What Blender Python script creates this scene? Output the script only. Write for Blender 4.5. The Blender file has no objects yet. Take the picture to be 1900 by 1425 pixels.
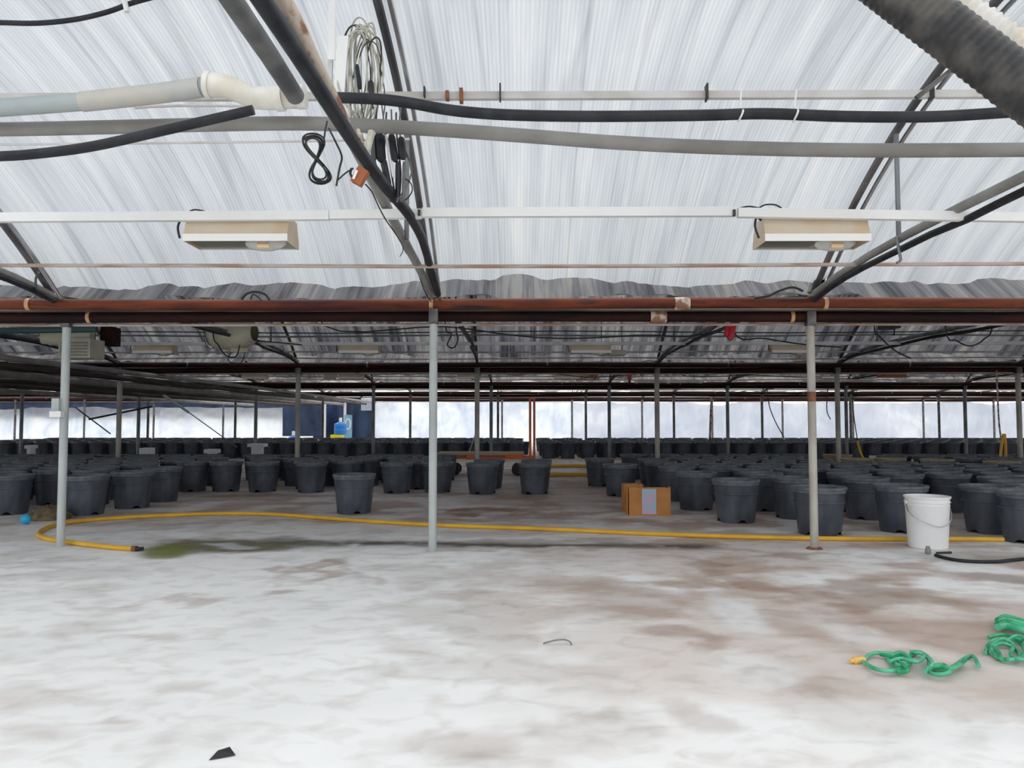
import bpy, bmesh, math, random
import numpy as np
from mathutils import Vector, Matrix, noise
random.seed(7)
sc = bpy.context.scene
COL = sc.collection
# ---------------------------------------------------------------- camera, sky, exposure
F = 1400.0                       # focal length in pixels of the 1900 x 1425 frame
EYE = 0.956
cd = bpy.data.cameras.new('camera'); cam = bpy.data.objects.new('camera', cd); COL.objects.link(cam)
cd.sensor_width = 36.0; cd.lens = F / 1900 * 36.0; cd.clip_start = 0.02; cd.clip_end = 400
PITCH = math.atan((779 - 712.5) / F); YAW = math.atan((961 - 950) / F)
cam.location = (0, 0, EYE)
cam.rotation_euler = (math.pi / 2 + PITCH, 0, YAW)
sc.camera = cam
w = bpy.data.worlds.new('overcast_sky'); sc.world = w; w.use_nodes = True
bg = w.node_tree.nodes['Background']; bg.inputs[0].default_value = (0.96, 0.98, 1.0, 1); bg.inputs[1].default_value = 1.0
sc.view_settings.view_transform = 'Standard'; sc.view_settings.look = 'None'
sc.view_settings.exposure = 1.03; sc.view_settings.gamma = 1.0; sc.view_settings.use_curve_mapping = False
sc.cycles.max_bounces = 14; sc.cycles.diffuse_bounces = 7; sc.cycles.transmission_bounces = 10

# ---------------------------------------------------------------- pixel <-> world helpers
bpy.context.view_layer.update()
RM = cam.matrix_world.to_3x3()
def ray(px, py):
    return (RM @ Vector(((px - 950) / F, -(py - 712.5) / F, -1.0)))
def P(px, py, Y):                # the point at depth Y seen at a pixel
    d = ray(px, py); k = Y / d.y
    return Vector((d.x * k, Y, EYE + d.z * k))
def G(px, py, z=0.0):            # the point on the ground seen at a pixel
    d = ray(px, py); k = (z - EYE) / d.z
    return Vector((d.x * k, d.y * k, z))

# ---------------------------------------------------------------- materials
MATS = {}
def mat(name, c, rough=0.5, metal=0.0, c2=None, scale=5.0, stretch=(1, 1, 1), lo=0.4, hi=0.6, bump=0.0, bscale=None,
        c3=None, trans=0.0, spec=0.5, emit=None):
    m = bpy.data.materials.new(name); m.use_nodes = True; nt = m.node_tree; b = nt.nodes['Principled BSDF']
    b.inputs['Base Color'].default_value = (*c, 1); b.inputs['Roughness'].default_value = rough
    b.inputs['Metallic'].default_value = metal; b.inputs['Specular IOR Level'].default_value = spec
    if trans: b.inputs['Transmission Weight'].default_value = trans
    tc = nt.nodes.new('ShaderNodeTexCoord'); mp = nt.nodes.new('ShaderNodeMapping')
    mp.inputs['Scale'].default_value = stretch; nt.links.new(tc.outputs['Object'], mp.inputs[0])
    if c2 is not None:
        n = nt.nodes.new('ShaderNodeTexNoise'); n.inputs['Scale'].default_value = scale; n.inputs['Detail'].default_value = 6
        nt.links.new(mp.outputs[0], n.inputs['Vector'])
        r = nt.nodes.new('ShaderNodeValToRGB'); e = r.color_ramp.elements
        e[0].position = lo; e[0].color = (*c, 1); e[1].position = hi; e[1].color = (*c2, 1)
        if c3 is not None:
            x = e.new(min(0.99, hi + 0.1)); x.color = (*c3, 1)
        nt.links.new(n.outputs['Fac'], r.inputs[0]); nt.links.new(r.outputs[0], b.inputs['Base Color'])
    if bump:
        n2 = nt.nodes.new('ShaderNodeTexNoise'); n2.inputs['Scale'].default_value = bscale or scale * 3
        nt.links.new(mp.outputs[0], n2.inputs['Vector'])
        bp = nt.nodes.new('ShaderNodeBump'); bp.inputs['Strength'].default_value = bump; bp.inputs['Distance'].default_value = 0.01
        nt.links.new(n2.outputs['Fac'], bp.inputs['Height']); nt.links.new(bp.outputs[0], b.inputs['Normal'])
    MATS[name] = m
    return m

M_post = mat('painted_post', (0.50, 0.54, 0.52), 0.45, 0.0, (0.40, 0.43, 0.42), 6, (1, 1, 0.4), bump=0.1)
M_post_beige = mat('stained_post', (0.50, 0.48, 0.42), 0.5, 0.0, (0.34, 0.31, 0.26), 7, (1, 1, 0.3), bump=0.1)
M_steel = mat('galvanised_steel', (0.24, 0.25, 0.26), 0.45, 0.5, (0.14, 0.145, 0.15), 9, (1, 1, 0.3), bump=0.1)
M_dsteel = mat('dark_steel', (0.055, 0.055, 0.06), 0.5, 0.4, (0.16, 0.15, 0.145), 7, (1, 0.3, 1), bump=0.1)
M_shiny = mat('bright_conduit', (0.62, 0.62, 0.64), 0.22, 0.9, (0.42, 0.42, 0.43), 5, (1, 0.4, 1))
M_rustpipe = mat('rusted_heating_pipe', (0.060, 0.016, 0.013), 0.6, 0.0, (0.17, 0.042, 0.016), 3, (0.5, 3, 3), bump=0.25, bscale=50, c3=(0.045, 0.022, 0.022), spec=0.2)
M_rustdark = mat('dark_rusted_pipe', (0.016, 0.007, 0.007), 0.6, 0.0, (0.036, 0.012, 0.009), 3, (0.5, 3, 3), bump=0.25, bscale=50, spec=0.12)
M_browndark = mat('brown_heating_pipe', (0.030, 0.020, 0.017), 0.6, 0.0, (0.065, 0.045, 0.035), 3, (3, 0.5, 3), bump=0.2, bscale=40, spec=0.2)
M_rust = mat('rust', (0.30, 0.11, 0.045), 0.8, 0.0, (0.16, 0.07, 0.04), 20, bump=0.3)
M_clamp = mat('orange_clamp', (0.62, 0.36, 0.20), 0.6, 0.0, (0.45, 0.22, 0.10), 15)
M_flaked = mat('flaking_cream_paint', (0.56, 0.48, 0.40), 0.65, 0.0, (0.26, 0.12, 0.07), 16, (1, 0.5, 1), 0.47, 0.56, bump=0.4)
M_hose = mat('black_hose', (0.012, 0.014, 0.019), 0.45, 0.0, (0.026, 0.027, 0.033), 12, bump=0.1, spec=0.3)
M_cable = mat('black_cable', (0.012, 0.012, 0.014), 0.45)
M_greypipe = mat('dusty_grey_pipe', (0.27, 0.265, 0.25), 0.55, 0.0, (0.20, 0.19, 0.175), 5, (0.6, 1, 1), bump=0.15)
M_greyend = mat('blackened_pipe', (0.07, 0.075, 0.08), 0.5, 0.0, (0.16, 0.16, 0.155), 5)
M_pvc = mat('white_pvc', (0.80, 0.79, 0.74), 0.35, 0.0, (0.70, 0.66, 0.56), 9)
M_bluepipe = mat('grey_blue_pipe', (0.27, 0.34, 0.37), 0.45, 0.0, (0.38, 0.42, 0.42), 5, (0.5, 1, 1))
M_rail = mat('white_rail', (0.84, 0.84, 0.83), 0.35, 0.0, (0.74, 0.74, 0.73), 2)
M_purlin = mat('cream_purlin', (0.68, 0.67, 0.65), 0.45, 0.0, (0.56, 0.53, 0.49), 4)
M_rustrod = mat('rust_flecked_conduit', (0.50, 0.42, 0.37), 0.55, 0.0, (0.36, 0.22, 0.16), 6, (0.5, 3, 3), 0.45, 0.6)
M_wire = mat('tie_wire', (0.04, 0.035, 0.03), 0.6)
M_whiteplast = mat('white_plastic', (0.88, 0.88, 0.88), 0.35, 0.0, (0.84, 0.84, 0.83), 3)
M_lampcream = mat('cream_reflector', (0.62, 0.53, 0.41), 0.4, 0.0, (0.58, 0.43, 0.28), 4, (1, 1, 1))
M_lamplip = mat('white_reflector_lip', (0.84, 0.83, 0.80), 0.35)
M_lampin = mat('dulled_reflector_lining', (0.22, 0.21, 0.175), 0.35, 0.6)
M_glass = mat('lamp_glass', (0.93, 0.92, 0.88), 0.12, 0.0, trans=0.55)
M_amber = mat('amber_glint_paint', (0.90, 0.62, 0.36), 0.3)
M_cream = mat('cream_steel', (0.55, 0.53, 0.40), 0.45, 0.0, (0.45, 0.43, 0.33), 4)
M_gutter = mat('gutter_sheet', (0.12, 0.12, 0.12), 0.5, 0.5, (0.30, 0.29, 0.27), 3, (0.4, 1, 1))
M_pot = mat('black_pot_plastic', (0.045, 0.054, 0.070), 0.36, 0.0, (0.10, 0.113, 0.14), 9, (1, 1, 0.5), 0.35, 0.7, bump=0.12, bscale=60)
M_potrim = mat('dusty_pot_rim', (0.10, 0.115, 0.135), 0.5, 0.0, (0.17, 0.185, 0.20), 14)
M_litpot = mat('lit_pot_tan', (0.42, 0.33, 0.20), 0.5, 0.0, (0.30, 0.24, 0.16), 6)  # tan colour paints light caught on rims and pot interiors
M_card = mat('orange_cardboard', (0.56, 0.25, 0.075), 0.75, 0.0, (0.50, 0.21, 0.06), 8)
M_lilac = mat('lilac_print', (0.62, 0.44, 0.62), 0.5, 0.0, (0.36, 0.56, 0.68), 9, (1, 1, 1), 0.42, 0.58)
M_yellow = mat('yellow_hose', (0.80, 0.46, 0.03), 0.4, 0.0, (0.70, 0.38, 0.03), 5)
M_green = mat('clear_green_hose', (0.05, 0.50, 0.25), 0.18, 0.0, (0.16, 0.66, 0.42), 14, trans=0.25)
M_greend = mat('deep_green_hose', (0.01, 0.30, 0.12), 0.2, 0.0, (0.05, 0.50, 0.22), 10)
M_brass = mat('yellow_coupling', (0.80, 0.50, 0.12), 0.35)
M_red = mat('red_plastic', (0.52, 0.015, 0.03), 0.35)
M_orange = mat('orange_paint', (0.75, 0.16, 0.04), 0.4)
M_wood = mat('bare_board', (0.50, 0.43, 0.30), 0.7, 0.0, (0.40, 0.33, 0.22), 6, (0.5, 6, 6))
M_blue = mat('blue_plastic', (0.01, 0.20, 0.62), 0.35)
M_ball = mat('sky_blue_ball', (0.03, 0.42, 0.72), 0.4)
M_yellowp = mat('yellow_plastic', (0.75, 0.68, 0.03), 0.45)
M_navy = mat('navy_tarpaulin', (0.012, 0.020, 0.050), 0.3, 0.0, (0.03, 0.06, 0.13), 2.0, (1, 1, 0.5), 0.4, 0.65, bump=0.5, bscale=4)
M_straw = mat('dry_grass', (0.20, 0.15, 0.075), 0.9, 0.0, (0.10, 0.085, 0.05), 20, bump=0.4)
M_tan = mat('orange_brown_box', (0.34, 0.095, 0.03), 0.5)
M_duct = mat('sooty_duct', (0.016, 0.016, 0.018), 0.5, 0.0, (0.075, 0.068, 0.062), 11, bump=0.3)
M_white = mat('white_board', (0.72, 0.73, 0.74), 0.6)
M_outside = mat('outside_ground', (0.45, 0.44, 0.40), 0.9, 0.0, (0.36, 0.36, 0.30), 0.3)

def film_mat(name, ca, cb, cc, trans_fac, contrast, rib=True, axis='x', shade=1.0):
    """thin plastic film: light passes through it; streaks are overlaps, dirt and painted fold shading that run from gutter to ridge"""
    m = bpy.data.materials.new(name); m.use_nodes = True; nt = m.node_tree; N = nt.nodes; L = nt.links
    N.remove(N['Principled BSDF']); out = N['Material Output']
    tc = N.new('ShaderNodeTexCoord')
    def nz(sx, sy, sz, sc_, det=4, dist=0.0):
        mp = N.new('ShaderNodeMapping'); mp.inputs['Scale'].default_value = (sx, sy, sz); L.new(tc.outputs['Object'], mp.inputs[0])
        n = N.new('ShaderNodeTexNoise'); n.inputs['Scale'].default_value = sc_; n.inputs['Detail'].default_value = det
        n.inputs['Distortion'].default_value = dist; L.new(mp.outputs[0], n.inputs['Vector']); return n
    def mth(op, a, b):
        n = N.new('ShaderNodeMath'); n.operation = op
        for i, v in enumerate((a, b)):
            if isinstance(v, (int, float)): n.inputs[i].default_value = v
            else: L.new(v, n.inputs[i])
        return n.outputs[0]
    if axis == 'x':
        n1 = nz(1, 0.07, 0.07, 9.0, 5, 0.3); n2 = nz(1, 0.05, 0.05, 38.0, 3, 0.2); n3 = nz(0.5, 0.4, 0.4, 1.6, 3, 0.2)
    else:
        n1 = nz(0.5, 1, 0.45, 1.1, 2, 1.5); n2 = nz(1, 1, 0.4, 3.0, 2, 1.0); n3 = nz(0.25, 1, 0.6, 0.8, 2, 0.8)  # broad soft patches paint backlit glow and shading into the wall sheets
    s = mth('ADD', mth('MULTIPLY', n1.outputs['Fac'], 0.5), mth('ADD', mth('MULTIPLY', n2.outputs['Fac'], 0.25), mth('MULTIPLY', n3.outputs['Fac'], 0.25)))
    r = N.new('ShaderNodeValToRGB'); e = r.color_ramp.elements
    e[0].position = 0.5 - contrast; e[0].color = (*cb, 1); e[1].position = 0.5 + contrast * 0.4; e[1].color = (*ca, 1)
    x = e.new(0.5 + contrast * 1.1); x.color = (*cc, 1)
    L.new(s, r.inputs[0]); col = r.outputs[0]
    if axis == 'x':
        for sc_, wd, dk in ((3.2, 0.016, 0.17), (8.0, 0.022, 0.12)):  # thin dark bands paint the shading of film creases
            cn = nz(1, 0.022, 0.022, sc_, 1, 0.05)
            dd = mth('ABSOLUTE', mth('SUBTRACT', cn.outputs['Fac'], 0.5), 0)
            kk = mth('SUBTRACT', 1.0, mth('MULTIPLY', mth('MAXIMUM', mth('SUBTRACT', 1.0, mth('DIVIDE', dd, wd)), 0.0), dk))
            mxx = N.new('ShaderNodeVectorMath'); mxx.operation = 'SCALE'; L.new(col, mxx.inputs[0]); L.new(kk, mxx.inputs['Scale']); col = mxx.outputs[0]
    if rib:
        sep = N.new('ShaderNodeSeparateXYZ'); L.new(tc.outputs['Object'], sep.inputs[0])
        wv = mth('SINE', mth('MULTIPLY', sep.outputs['X'], 2 * math.pi / 0.021), 0)
        k = mth('ADD', mth('MULTIPLY', wv, 0.055), 0.965)
        mx = N.new('ShaderNodeVectorMath'); mx.operation = 'SCALE'; L.new(col, mx.inputs[0]); L.new(k, mx.inputs['Scale']); col = mx.outputs[0]
    d = N.new('ShaderNodeBsdfDiffuse'); t = N.new('ShaderNodeBsdfTranslucent'); mix = N.new('ShaderNodeMixShader')
    gl = N.new('ShaderNodeBsdfGlossy'); gl.inputs['Roughness'].default_value = 0.35; mix2 = N.new('ShaderNodeMixShader'); mix2.inputs[0].default_value = 0.04
    L.new(col, d.inputs[0]); L.new(col, t.inputs[0]); mix.inputs[0].default_value = trans_fac
    L.new(d.outputs[0], mix.inputs[1]); L.new(t.outputs[0], mix.inputs[2])
    L.new(mix.outputs[0], mix2.inputs[1]); L.new(gl.outputs[0], mix2.inputs[2]); L.new(mix2.outputs[0], out.inputs[0])
    return m

M_film_near = film_mat('near_roof_film', (0.545, 0.565, 0.585), (0.40, 0.425, 0.45), (0.63, 0.63, 0.62), 0.60, 0.15)
M_film_boost = film_mat('light_boost_film', (0.95, 0.95, 0.94), (0.88, 0.88, 0.87), (0.97, 0.97, 0.96), 0.88, 0.15)  # extra clear film, added to brighten the floor and the back bay
M_film_far = film_mat('dark_roof_film', (0.19, 0.19, 0.20), (0.035, 0.038, 0.05), (0.31, 0.30, 0.29), 0.50, 0.10)  # darker and more strongly streaked than the near film
M_film_last = film_mat('dark_roof_film_at_the_back', (0.30, 0.29, 0.28), (0.11, 0.11, 0.11), (0.42, 0.41, 0.39), 0.52, 0.11)
M_wallfilm = film_mat('white_wall_sheeting', (0.66, 0.70, 0.78), (0.52, 0.57, 0.67), (0.80, 0.83, 0.89), 0.52, 0.12, rib=False, axis='z')
M_sheet = film_mat('bright_white_sheet', (0.86, 0.90, 0.96), (0.58, 0.64, 0.76), (0.95, 0.97, 0.99), 0.72, 0.12, rib=False, axis='z')

# ---------------------------------------------------------------- mesh builder
class MB:
    def __init__(s): s.v = []; s.f = []; s.mi = []
    def add(s, v, f, m=0):
        o = len(s.v); s.v += [tuple(p) for p in v]; s.f += [tuple(i + o for i in q) for q in f]; s.mi += [m] * len(f); return s
    def box(s, c, d, rot=None, m=0):
        c = Vector(c); h = [x / 2 for x in d]
        v = [Vector((sx * h[0], sy * h[1], sz * h[2])) for sx in (-1, 1) for sy in (-1, 1) for sz in (-1, 1)]
        if rot is not None: v = [rot @ p for p in v]
        return s.add([p + c for p in v], [(0, 1, 3, 2), (4, 6, 7, 5), (0, 4, 5, 1), (2, 3, 7, 6), (0, 2, 6, 4), (1, 5, 7, 3)], m)
    def tube(s, pts, r, n=10, smooth=0, m=0, caps=True):
        pts = [Vector(p) for p in pts]
        if smooth: pts = spline(pts, smooth)
        rr = r if isinstance(r, (list, tuple)) else None
        k = len(pts); T = []
        for i in range(k):
            a = pts[max(0, i - 1)]; b = pts[min(k - 1, i + 1)]; T.append((b - a).normalized())
        up = Vector((0, 0, 1)) if abs(T[0].z) < 0.9 else Vector((1, 0, 0))
        u = T[0].cross(up).normalized(); v = []
        for i in range(k):
            u = (u - T[i] * u.dot(T[i])).normalized(); w_ = T[i].cross(u)
            ri = rr[i] if rr else r
            for j in range(n):
                a = 2 * math.pi * j / n; v.append(pts[i] + (u * math.cos(a) + w_ * math.sin(a)) * ri)
        f = []
        for i in range(k - 1):
            for j in range(n):
                a = i * n + j; b = i * n + (j + 1) % n; f.append((a, b, b + n, a + n))
        if caps: f.append(tuple(range(n - 1, -1, -1))); f.append(tuple((k - 1) * n + j for j in range(n)))
        return s.add(v, f, m)
    def lathe(s, prof, n=24, c=(0, 0, 0), m=0, M=None):
        v = []; f = []
        for (r, z) in prof:
            for j in range(n):
                a = 2 * math.pi * j / n; p = Vector((r * math.cos(a), r * math.sin(a), z))
                if M is not None: p = M @ p
                v.append(p + Vector(c))
        for i in range(len(prof) - 1):
            for j in range(n):
                a = i * n + j; b = i * n + (j + 1) % n; f.append((a, b, b + n, a + n))
        return s.add(v, f, m)
    def mesh(s, name, mats, smooth=True):
        me = bpy.data.meshes.new(name); me.from_pydata(s.v, [], s.f)
        for q in (mats if isinstance(mats, (list, tuple)) else [mats]): me.materials.append(q)
        me.polygons.foreach_set('material_index', s.mi)
        me.polygons.foreach_set('use_smooth', [smooth] * len(s.f)); me.update()
        if smooth:
            try: me.set_sharp_from_angle(angle=math.radians(38))
            except Exception: pass
        return me
    def build(s, name, mats, parent=None, loc=None, smooth=True):
        o = bpy.data.objects.new(name, s.mesh(name, mats, smooth)); COL.objects.link(o)
        if parent is not None: o.parent = parent
        if loc is not None: o.location = loc
        return o
def spline(pts, n):
    out = []; k = len(pts)
    for i in range(k - 1):
        p0 = pts[max(0, i - 1)]; p1 = pts[i]; p2 = pts[i + 1]; p3 = pts[min(k - 1, i + 2)]
        for j in range(n):
            t = j / n
            out.append(0.5 * ((2 * p1) + (p2 - p0) * t + (2 * p0 - 5 * p1 + 4 * p2 - p3) * t * t + (3 * p1 - p0 - 3 * p2 + p3) * t ** 3))
    out.append(pts[-1]); return out
def tag(o, label=None, cat=None, group=None, kind=None):
    if label: o['label'] = label
    if cat: o['category'] = cat
    if group: o['group'] = group
    if kind: o['kind'] = kind
    return o
def thing(name, label, cat, loc=(0, 0, 0), group=None, rz=0):
    o = bpy.data.objects.new(name, None); o.empty_display_size = 0.1; COL.objects.link(o); o.location = loc; o.rotation_euler.z = rz
    return tag(o, label, cat, group)
def copy_tree(o, parent=None):
    c = o.copy(); COL.objects.link(c)
    if parent is not None: c.parent = parent
    for ch in list(o.children): copy_tree(ch, c)
    return c

# ---------------------------------------------------------------- layout of the greenhouse
ROWS = [5.60, 11.76, 17.92, 24.08, 30.24]           # depths of the gutter lines
SPAN = 6.16; C0 = -0.636; CS = 2.80                 # posts stand at X = C0 + k * CS
XW = 25.0                                           # half width
def arch(t): return EYE + 0.88 + 1.10 * (1 - abs(t) ** 2.3)
def colx(k): return C0 + CS * k

# floor, dense where the camera sees it near: stains are vertex colours of the dirt, plus a painted puddle sheen
def axis(segs):
    a = []
    for lo, hi, st in segs: a += list(np.arange(lo, hi, st))
    return np.array(a + [segs[-1][1]])
xs = axis([(-XW, -9, 2.0), (-9, -4.0, 0.06), (-4.0, 4.2, 0.03), (4.2, 9, 0.06), (9, XW, 2.0)])
ys = axis([(-7, 0.9, 1.0), (0.9, 6.6, 0.03), (6.6, 11, 0.06), (11, 18, 0.3), (18, 30.3, 1.2)])
X, Y = np.meshgrid(xs, ys); n_x, n_y = len(xs), len(ys)
RMI = np.array(RM.transposed())
d = np.stack([X, Y, np.full_like(X, -EYE)], -1) @ RMI.T
with np.errstate(divide='ignore', invalid='ignore'):
    PX = 950 + F * d[..., 0] / np.maximum(-d[..., 2], 0.3); PY = 712.5 - F * d[..., 1] / np.maximum(-d[..., 2], 0.3)
def vnoise(sx, sy, seed, octs=4):
    """smooth value noise on the ground plane (numpy)"""
    rs = np.random.RandomState(seed); out = np.zeros_like(X); amp = 1; tot = 0
    for o_ in range(octs):
        tb = rs.rand(128, 128); u = X * sx * 2 ** o_ + 500.3; v = Y * sy * 2 ** o_ + 300.7
        iu = np.floor(u).astype(int); iv = np.floor(v).astype(int); fu = u - iu; fv = v - iv
        fu = fu * fu * (3 - 2 * fu); fv = fv * fv * (3 - 2 * fv)
        g = lambda a, b: tb[a % 128, b % 128]
        out += amp * ((g(iu, iv) * (1 - fu) + g(iu + 1, iv) * fu) * (1 - fv) + (g(iu, iv + 1) * (1 - fu) + g(iu + 1, iv + 1) * fu) * fv)
        tot += amp; amp *= 0.55
    return out / tot
W1 = vnoise(1.3, 1.6, 1) - 0.5; W2 = vnoise(1.3, 1.6, 2) - 0.5; W3 = vnoise(5, 6, 3) - 0.5
NA = vnoise(1.0, 1.4, 4, 5); NB = vnoise(2.6, 3.5, 5, 5); NC = vnoise(9, 9, 6, 3)
def blob(cx, cy, rx, ry, ang=0.0, warp=1.0, soft=0.45):
    s_ = np.clip((PY - 779) / 240.0, 0.3, 3)
    dx = PX - cx + (W1 * 150 + W3 * 60) * warp * s_; dy = PY - cy + (W2 * 55 + W3 * 26) * warp * s_
    c, s = math.cos(ang), math.sin(ang)
    q = np.sqrt(((dx * c + dy * s) / rx) ** 2 + ((-dx * s + dy * c) / ry) ** 2)
    return np.clip((1 - q) / soft, 0, 1)
def sm(v, lo, hi): return np.clip((v - lo) / (hi - lo), 0, 1)
base = np.array([0.90, 0.895, 0.885]); col = np.ones(X.shape + (3,)) * base
def lay(mask, c):
    global col
    col = col * (1 - mask[..., None]) + np.array(c) * mask[..., None]
warm = sm(PX, 820, 1250)
lay(0.25 * sm(NA, 0.42, 0.62), (0.60, 0.60, 0.60))
lay(0.25 * sm(NB, 0.5, 0.66), (0.55, 0.545, 0.54))
lay(0.50 * warm * sm(NA, 0.36, 0.60), (0.66, 0.53, 0.46))
lay(0.60 * warm * sm(NB, 0.46, 0.66) * sm(1320 - PY, 0, 200), (0.46, 0.31, 0.23))
lay(0.20 * (1 - warm) * sm(NB, 0.56, 0.7), (0.50, 0.40, 0.33))
brown = (0.27, 0.155, 0.095)
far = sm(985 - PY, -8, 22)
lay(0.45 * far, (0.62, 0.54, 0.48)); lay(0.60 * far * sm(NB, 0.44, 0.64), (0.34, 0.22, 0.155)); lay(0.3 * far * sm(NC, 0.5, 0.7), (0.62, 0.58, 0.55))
for a in [(1160, 1120, 110, 45, .1, .35), (1290, 1190, 120, 20, .12, .5), (1640, 1112, 230, 22, .08, .6), (1500, 1150, 260, 40, .1, .3),
          (1700, 1290, 300, 80, .1, .22), (1850, 1170, 160, 60, 0, .3), (1320, 1318, 110, 24, .3, .3), (1370, 1075, 130, 14, .3, .45),
          (590, 1062, 85, 13, -.25, .5), (640, 1066, 60, 10, .5, .3), (540, 1112, 45, 9, .1, .5), (320, 1108, 90, 6, 0, .35), (130, 1108, 110, 7, 0, .25),
          (250, 1186, 80, 7, 0, .3), (880, 952, 62, 9, 0, .9), (945, 958, 36, 8, 0, .8), (420, 925, 150, 10, 0, .55), (1050, 925, 240, 26, 0, .45),
          (1050, 965, 180, 10, 0, .3), (1140, 900, 160, 14, 0, .5), (840, 1095, 90, 8, 0, .25), (920, 1345, 160, 20, 0, .3), (230, 1328, 60, 7, 0, .3),
          (880, 1030, 240, 10, 0, .3), (1460, 1016, 110, 8, 0, .5), (1150, 1080, 250, 12, -.02, .3), (930, 1200, 50, 14, .2, .2)]:
    lay(a[5] * blob(*a[:5]), brown)
lay(0.75 * blob(1372, 1140, 92, 30, .45, 0.6), (0.84, 0.84, 0.84)); lay(0.6 * blob(1575, 1170, 110, 20, .3, .6), (0.82, 0.81, 0.80))
lay(0.6 * blob(1400, 1245, 130, 40, .1, .6), (0.82, 0.82, 0.815))
line = np.exp(-((PY - (1006 + 8 * sm(PX, 480, 1300) + W3 * 9)) / 4.5) ** 2) * sm(PX, 440, 520) * sm(1360 - PX, 0, 60)
lay(0.95 * line * sm(NC + 0.3, 0.45, 0.7), (0.07, 0.05, 0.035))
lay(0.45 * blob(1050, 1012, 330, 9, 0, .7), (0.24, 0.19, 0.14))
lay(0.95 * blob(420, 1013, 200, 16, -.02, .35), (0.155, 0.135, 0.075)); lay(0.85 * blob(310, 1024, 62, 15, .0, .3), (0.17, 0.20, 0.03))
lay(0.6 * blob(560, 1003, 110, 9, .08, .4), (0.13, 0.125, 0.085)); lay(0.8 * blob(425, 1013, 62, 6, 0, .3), (0.60, 0.63, 0.66))  # last pale blue-grey blob paints the sheen of the puddle
lay(0.5 * blob(1790, 1030, 160, 16, .05, .5), (0.36, 0.36, 0.33)); lay(0.45 * blob(1850, 1068, 110, 8, .1, .5), (0.30, 0.29, 0.27))
lay(0.35 * blob(150, 1050, 200, 12, 0, 1), (0.55, 0.54, 0.53)); lay(0.35 * sm(NC, 0.62, 0.85) * sm(NB, 0.4, 0.6), (0.42, 0.36, 0.31))
V = np.stack([X, Y, np.zeros_like(X)], -1).reshape(-1, 3)
idx = np.arange(n_x * n_y).reshape(n_y, n_x)
Fq = np.stack([idx[:-1, :-1], idx[:-1, 1:], idx[1:, 1:], idx[1:, :-1]], -1).reshape(-1, 4)
def grid_mesh(name, V, Fq, smooth=True):
    me = bpy.data.meshes.new(name); me.vertices.add(len(V)); me.vertices.foreach_set('co', V.astype(np.float32).ravel())
    me.loops.add(Fq.size); me.loops.foreach_set('vertex_index', Fq.astype(np.int32).ravel())
    me.polygons.add(len(Fq)); me.polygons.foreach_set('loop_start', np.arange(0, Fq.size, 4, dtype=np.int32))
    me.polygons.foreach_set('loop_total', np.full(len(Fq), 4, dtype=np.int32)); me.update(calc_edges=True)
    me.polygons.foreach_set('use_smooth', [smooth] * len(Fq)); return me
me = grid_mesh('floor', V, Fq)
ca = me.color_attributes.new('dirt', 'FLOAT_COLOR', 'POINT')
ca.data.foreach_set('color', np.concatenate([col.reshape(-1, 3), np.ones((len(V), 1))], 1).astype(np.float32).ravel())
mf = bpy.data.materials.new('white_ground_cover'); mf.use_nodes = True; nt = mf.node_tree; b = nt.nodes['Principled BSDF']
at = nt.nodes.new('ShaderNodeAttribute'); at.attribute_name = 'dirt'
tc = nt.nodes.new('ShaderNodeTexCoord'); n1 = nt.nodes.new('ShaderNodeTexNoise'); n1.inputs['Scale'].default_value = 9; n1.inputs['Detail'].default_value = 10; n1.inputs['Distortion'].default_value = 0.6
mp = nt.nodes.new('ShaderNodeMapping'); mp.inputs['Scale'].default_value = (0.7, 1.0, 1); nt.links.new(tc.outputs['Object'], mp.inputs[0]); nt.links.new(mp.outputs[0], n1.inputs['Vector'])
rp = nt.nodes.new('ShaderNodeValToRGB'); rp.color_ramp.elements[0].position = 0.30; rp.color_ramp.elements[0].color = (0.84, 0.82, 0.80, 1)
rp.color_ramp.elements[1].position = 0.52; rp.color_ramp.elements[1].color = (1, 1, 1, 1); nt.links.new(n1.outputs['Fac'], rp.inputs[0])
mx = nt.nodes.new('ShaderNodeMix'); mx.data_type = 'RGBA'; mx.blend_type = 'MULTIPLY'; mx.inputs[0].default_value = 1.0
nt.links.new(at.outputs['Color'], mx.inputs[6]); nt.links.new(rp.outputs[0], mx.inputs[7]); nt.links.new(mx.outputs[2], b.inputs['Base Color'])
b.inputs['Roughness'].default_value = 0.6; b.inputs['Specular IOR Level'].default_value = 0.3
bp = nt.nodes.new('ShaderNodeBump'); bp.inputs['Strength'].default_value = 0.25; bp.inputs['Distance'].default_value = 0.01
nt.links.new(n1.outputs['Fac'], bp.inputs['Height']); nt.links.new(bp.outputs[0], b.inputs['Normal'])
me.materials.append(mf); fl = bpy.data.objects.new('floor', me); COL.objects.link(fl)
tag(fl, kind='structure', label='white ground cover with brown stains and a green algae patch')
go = MB().box((0, 15, -0.15), (160, 160, 0.1)).build('outside_ground', M_outside); tag(go, kind='structure')

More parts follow.
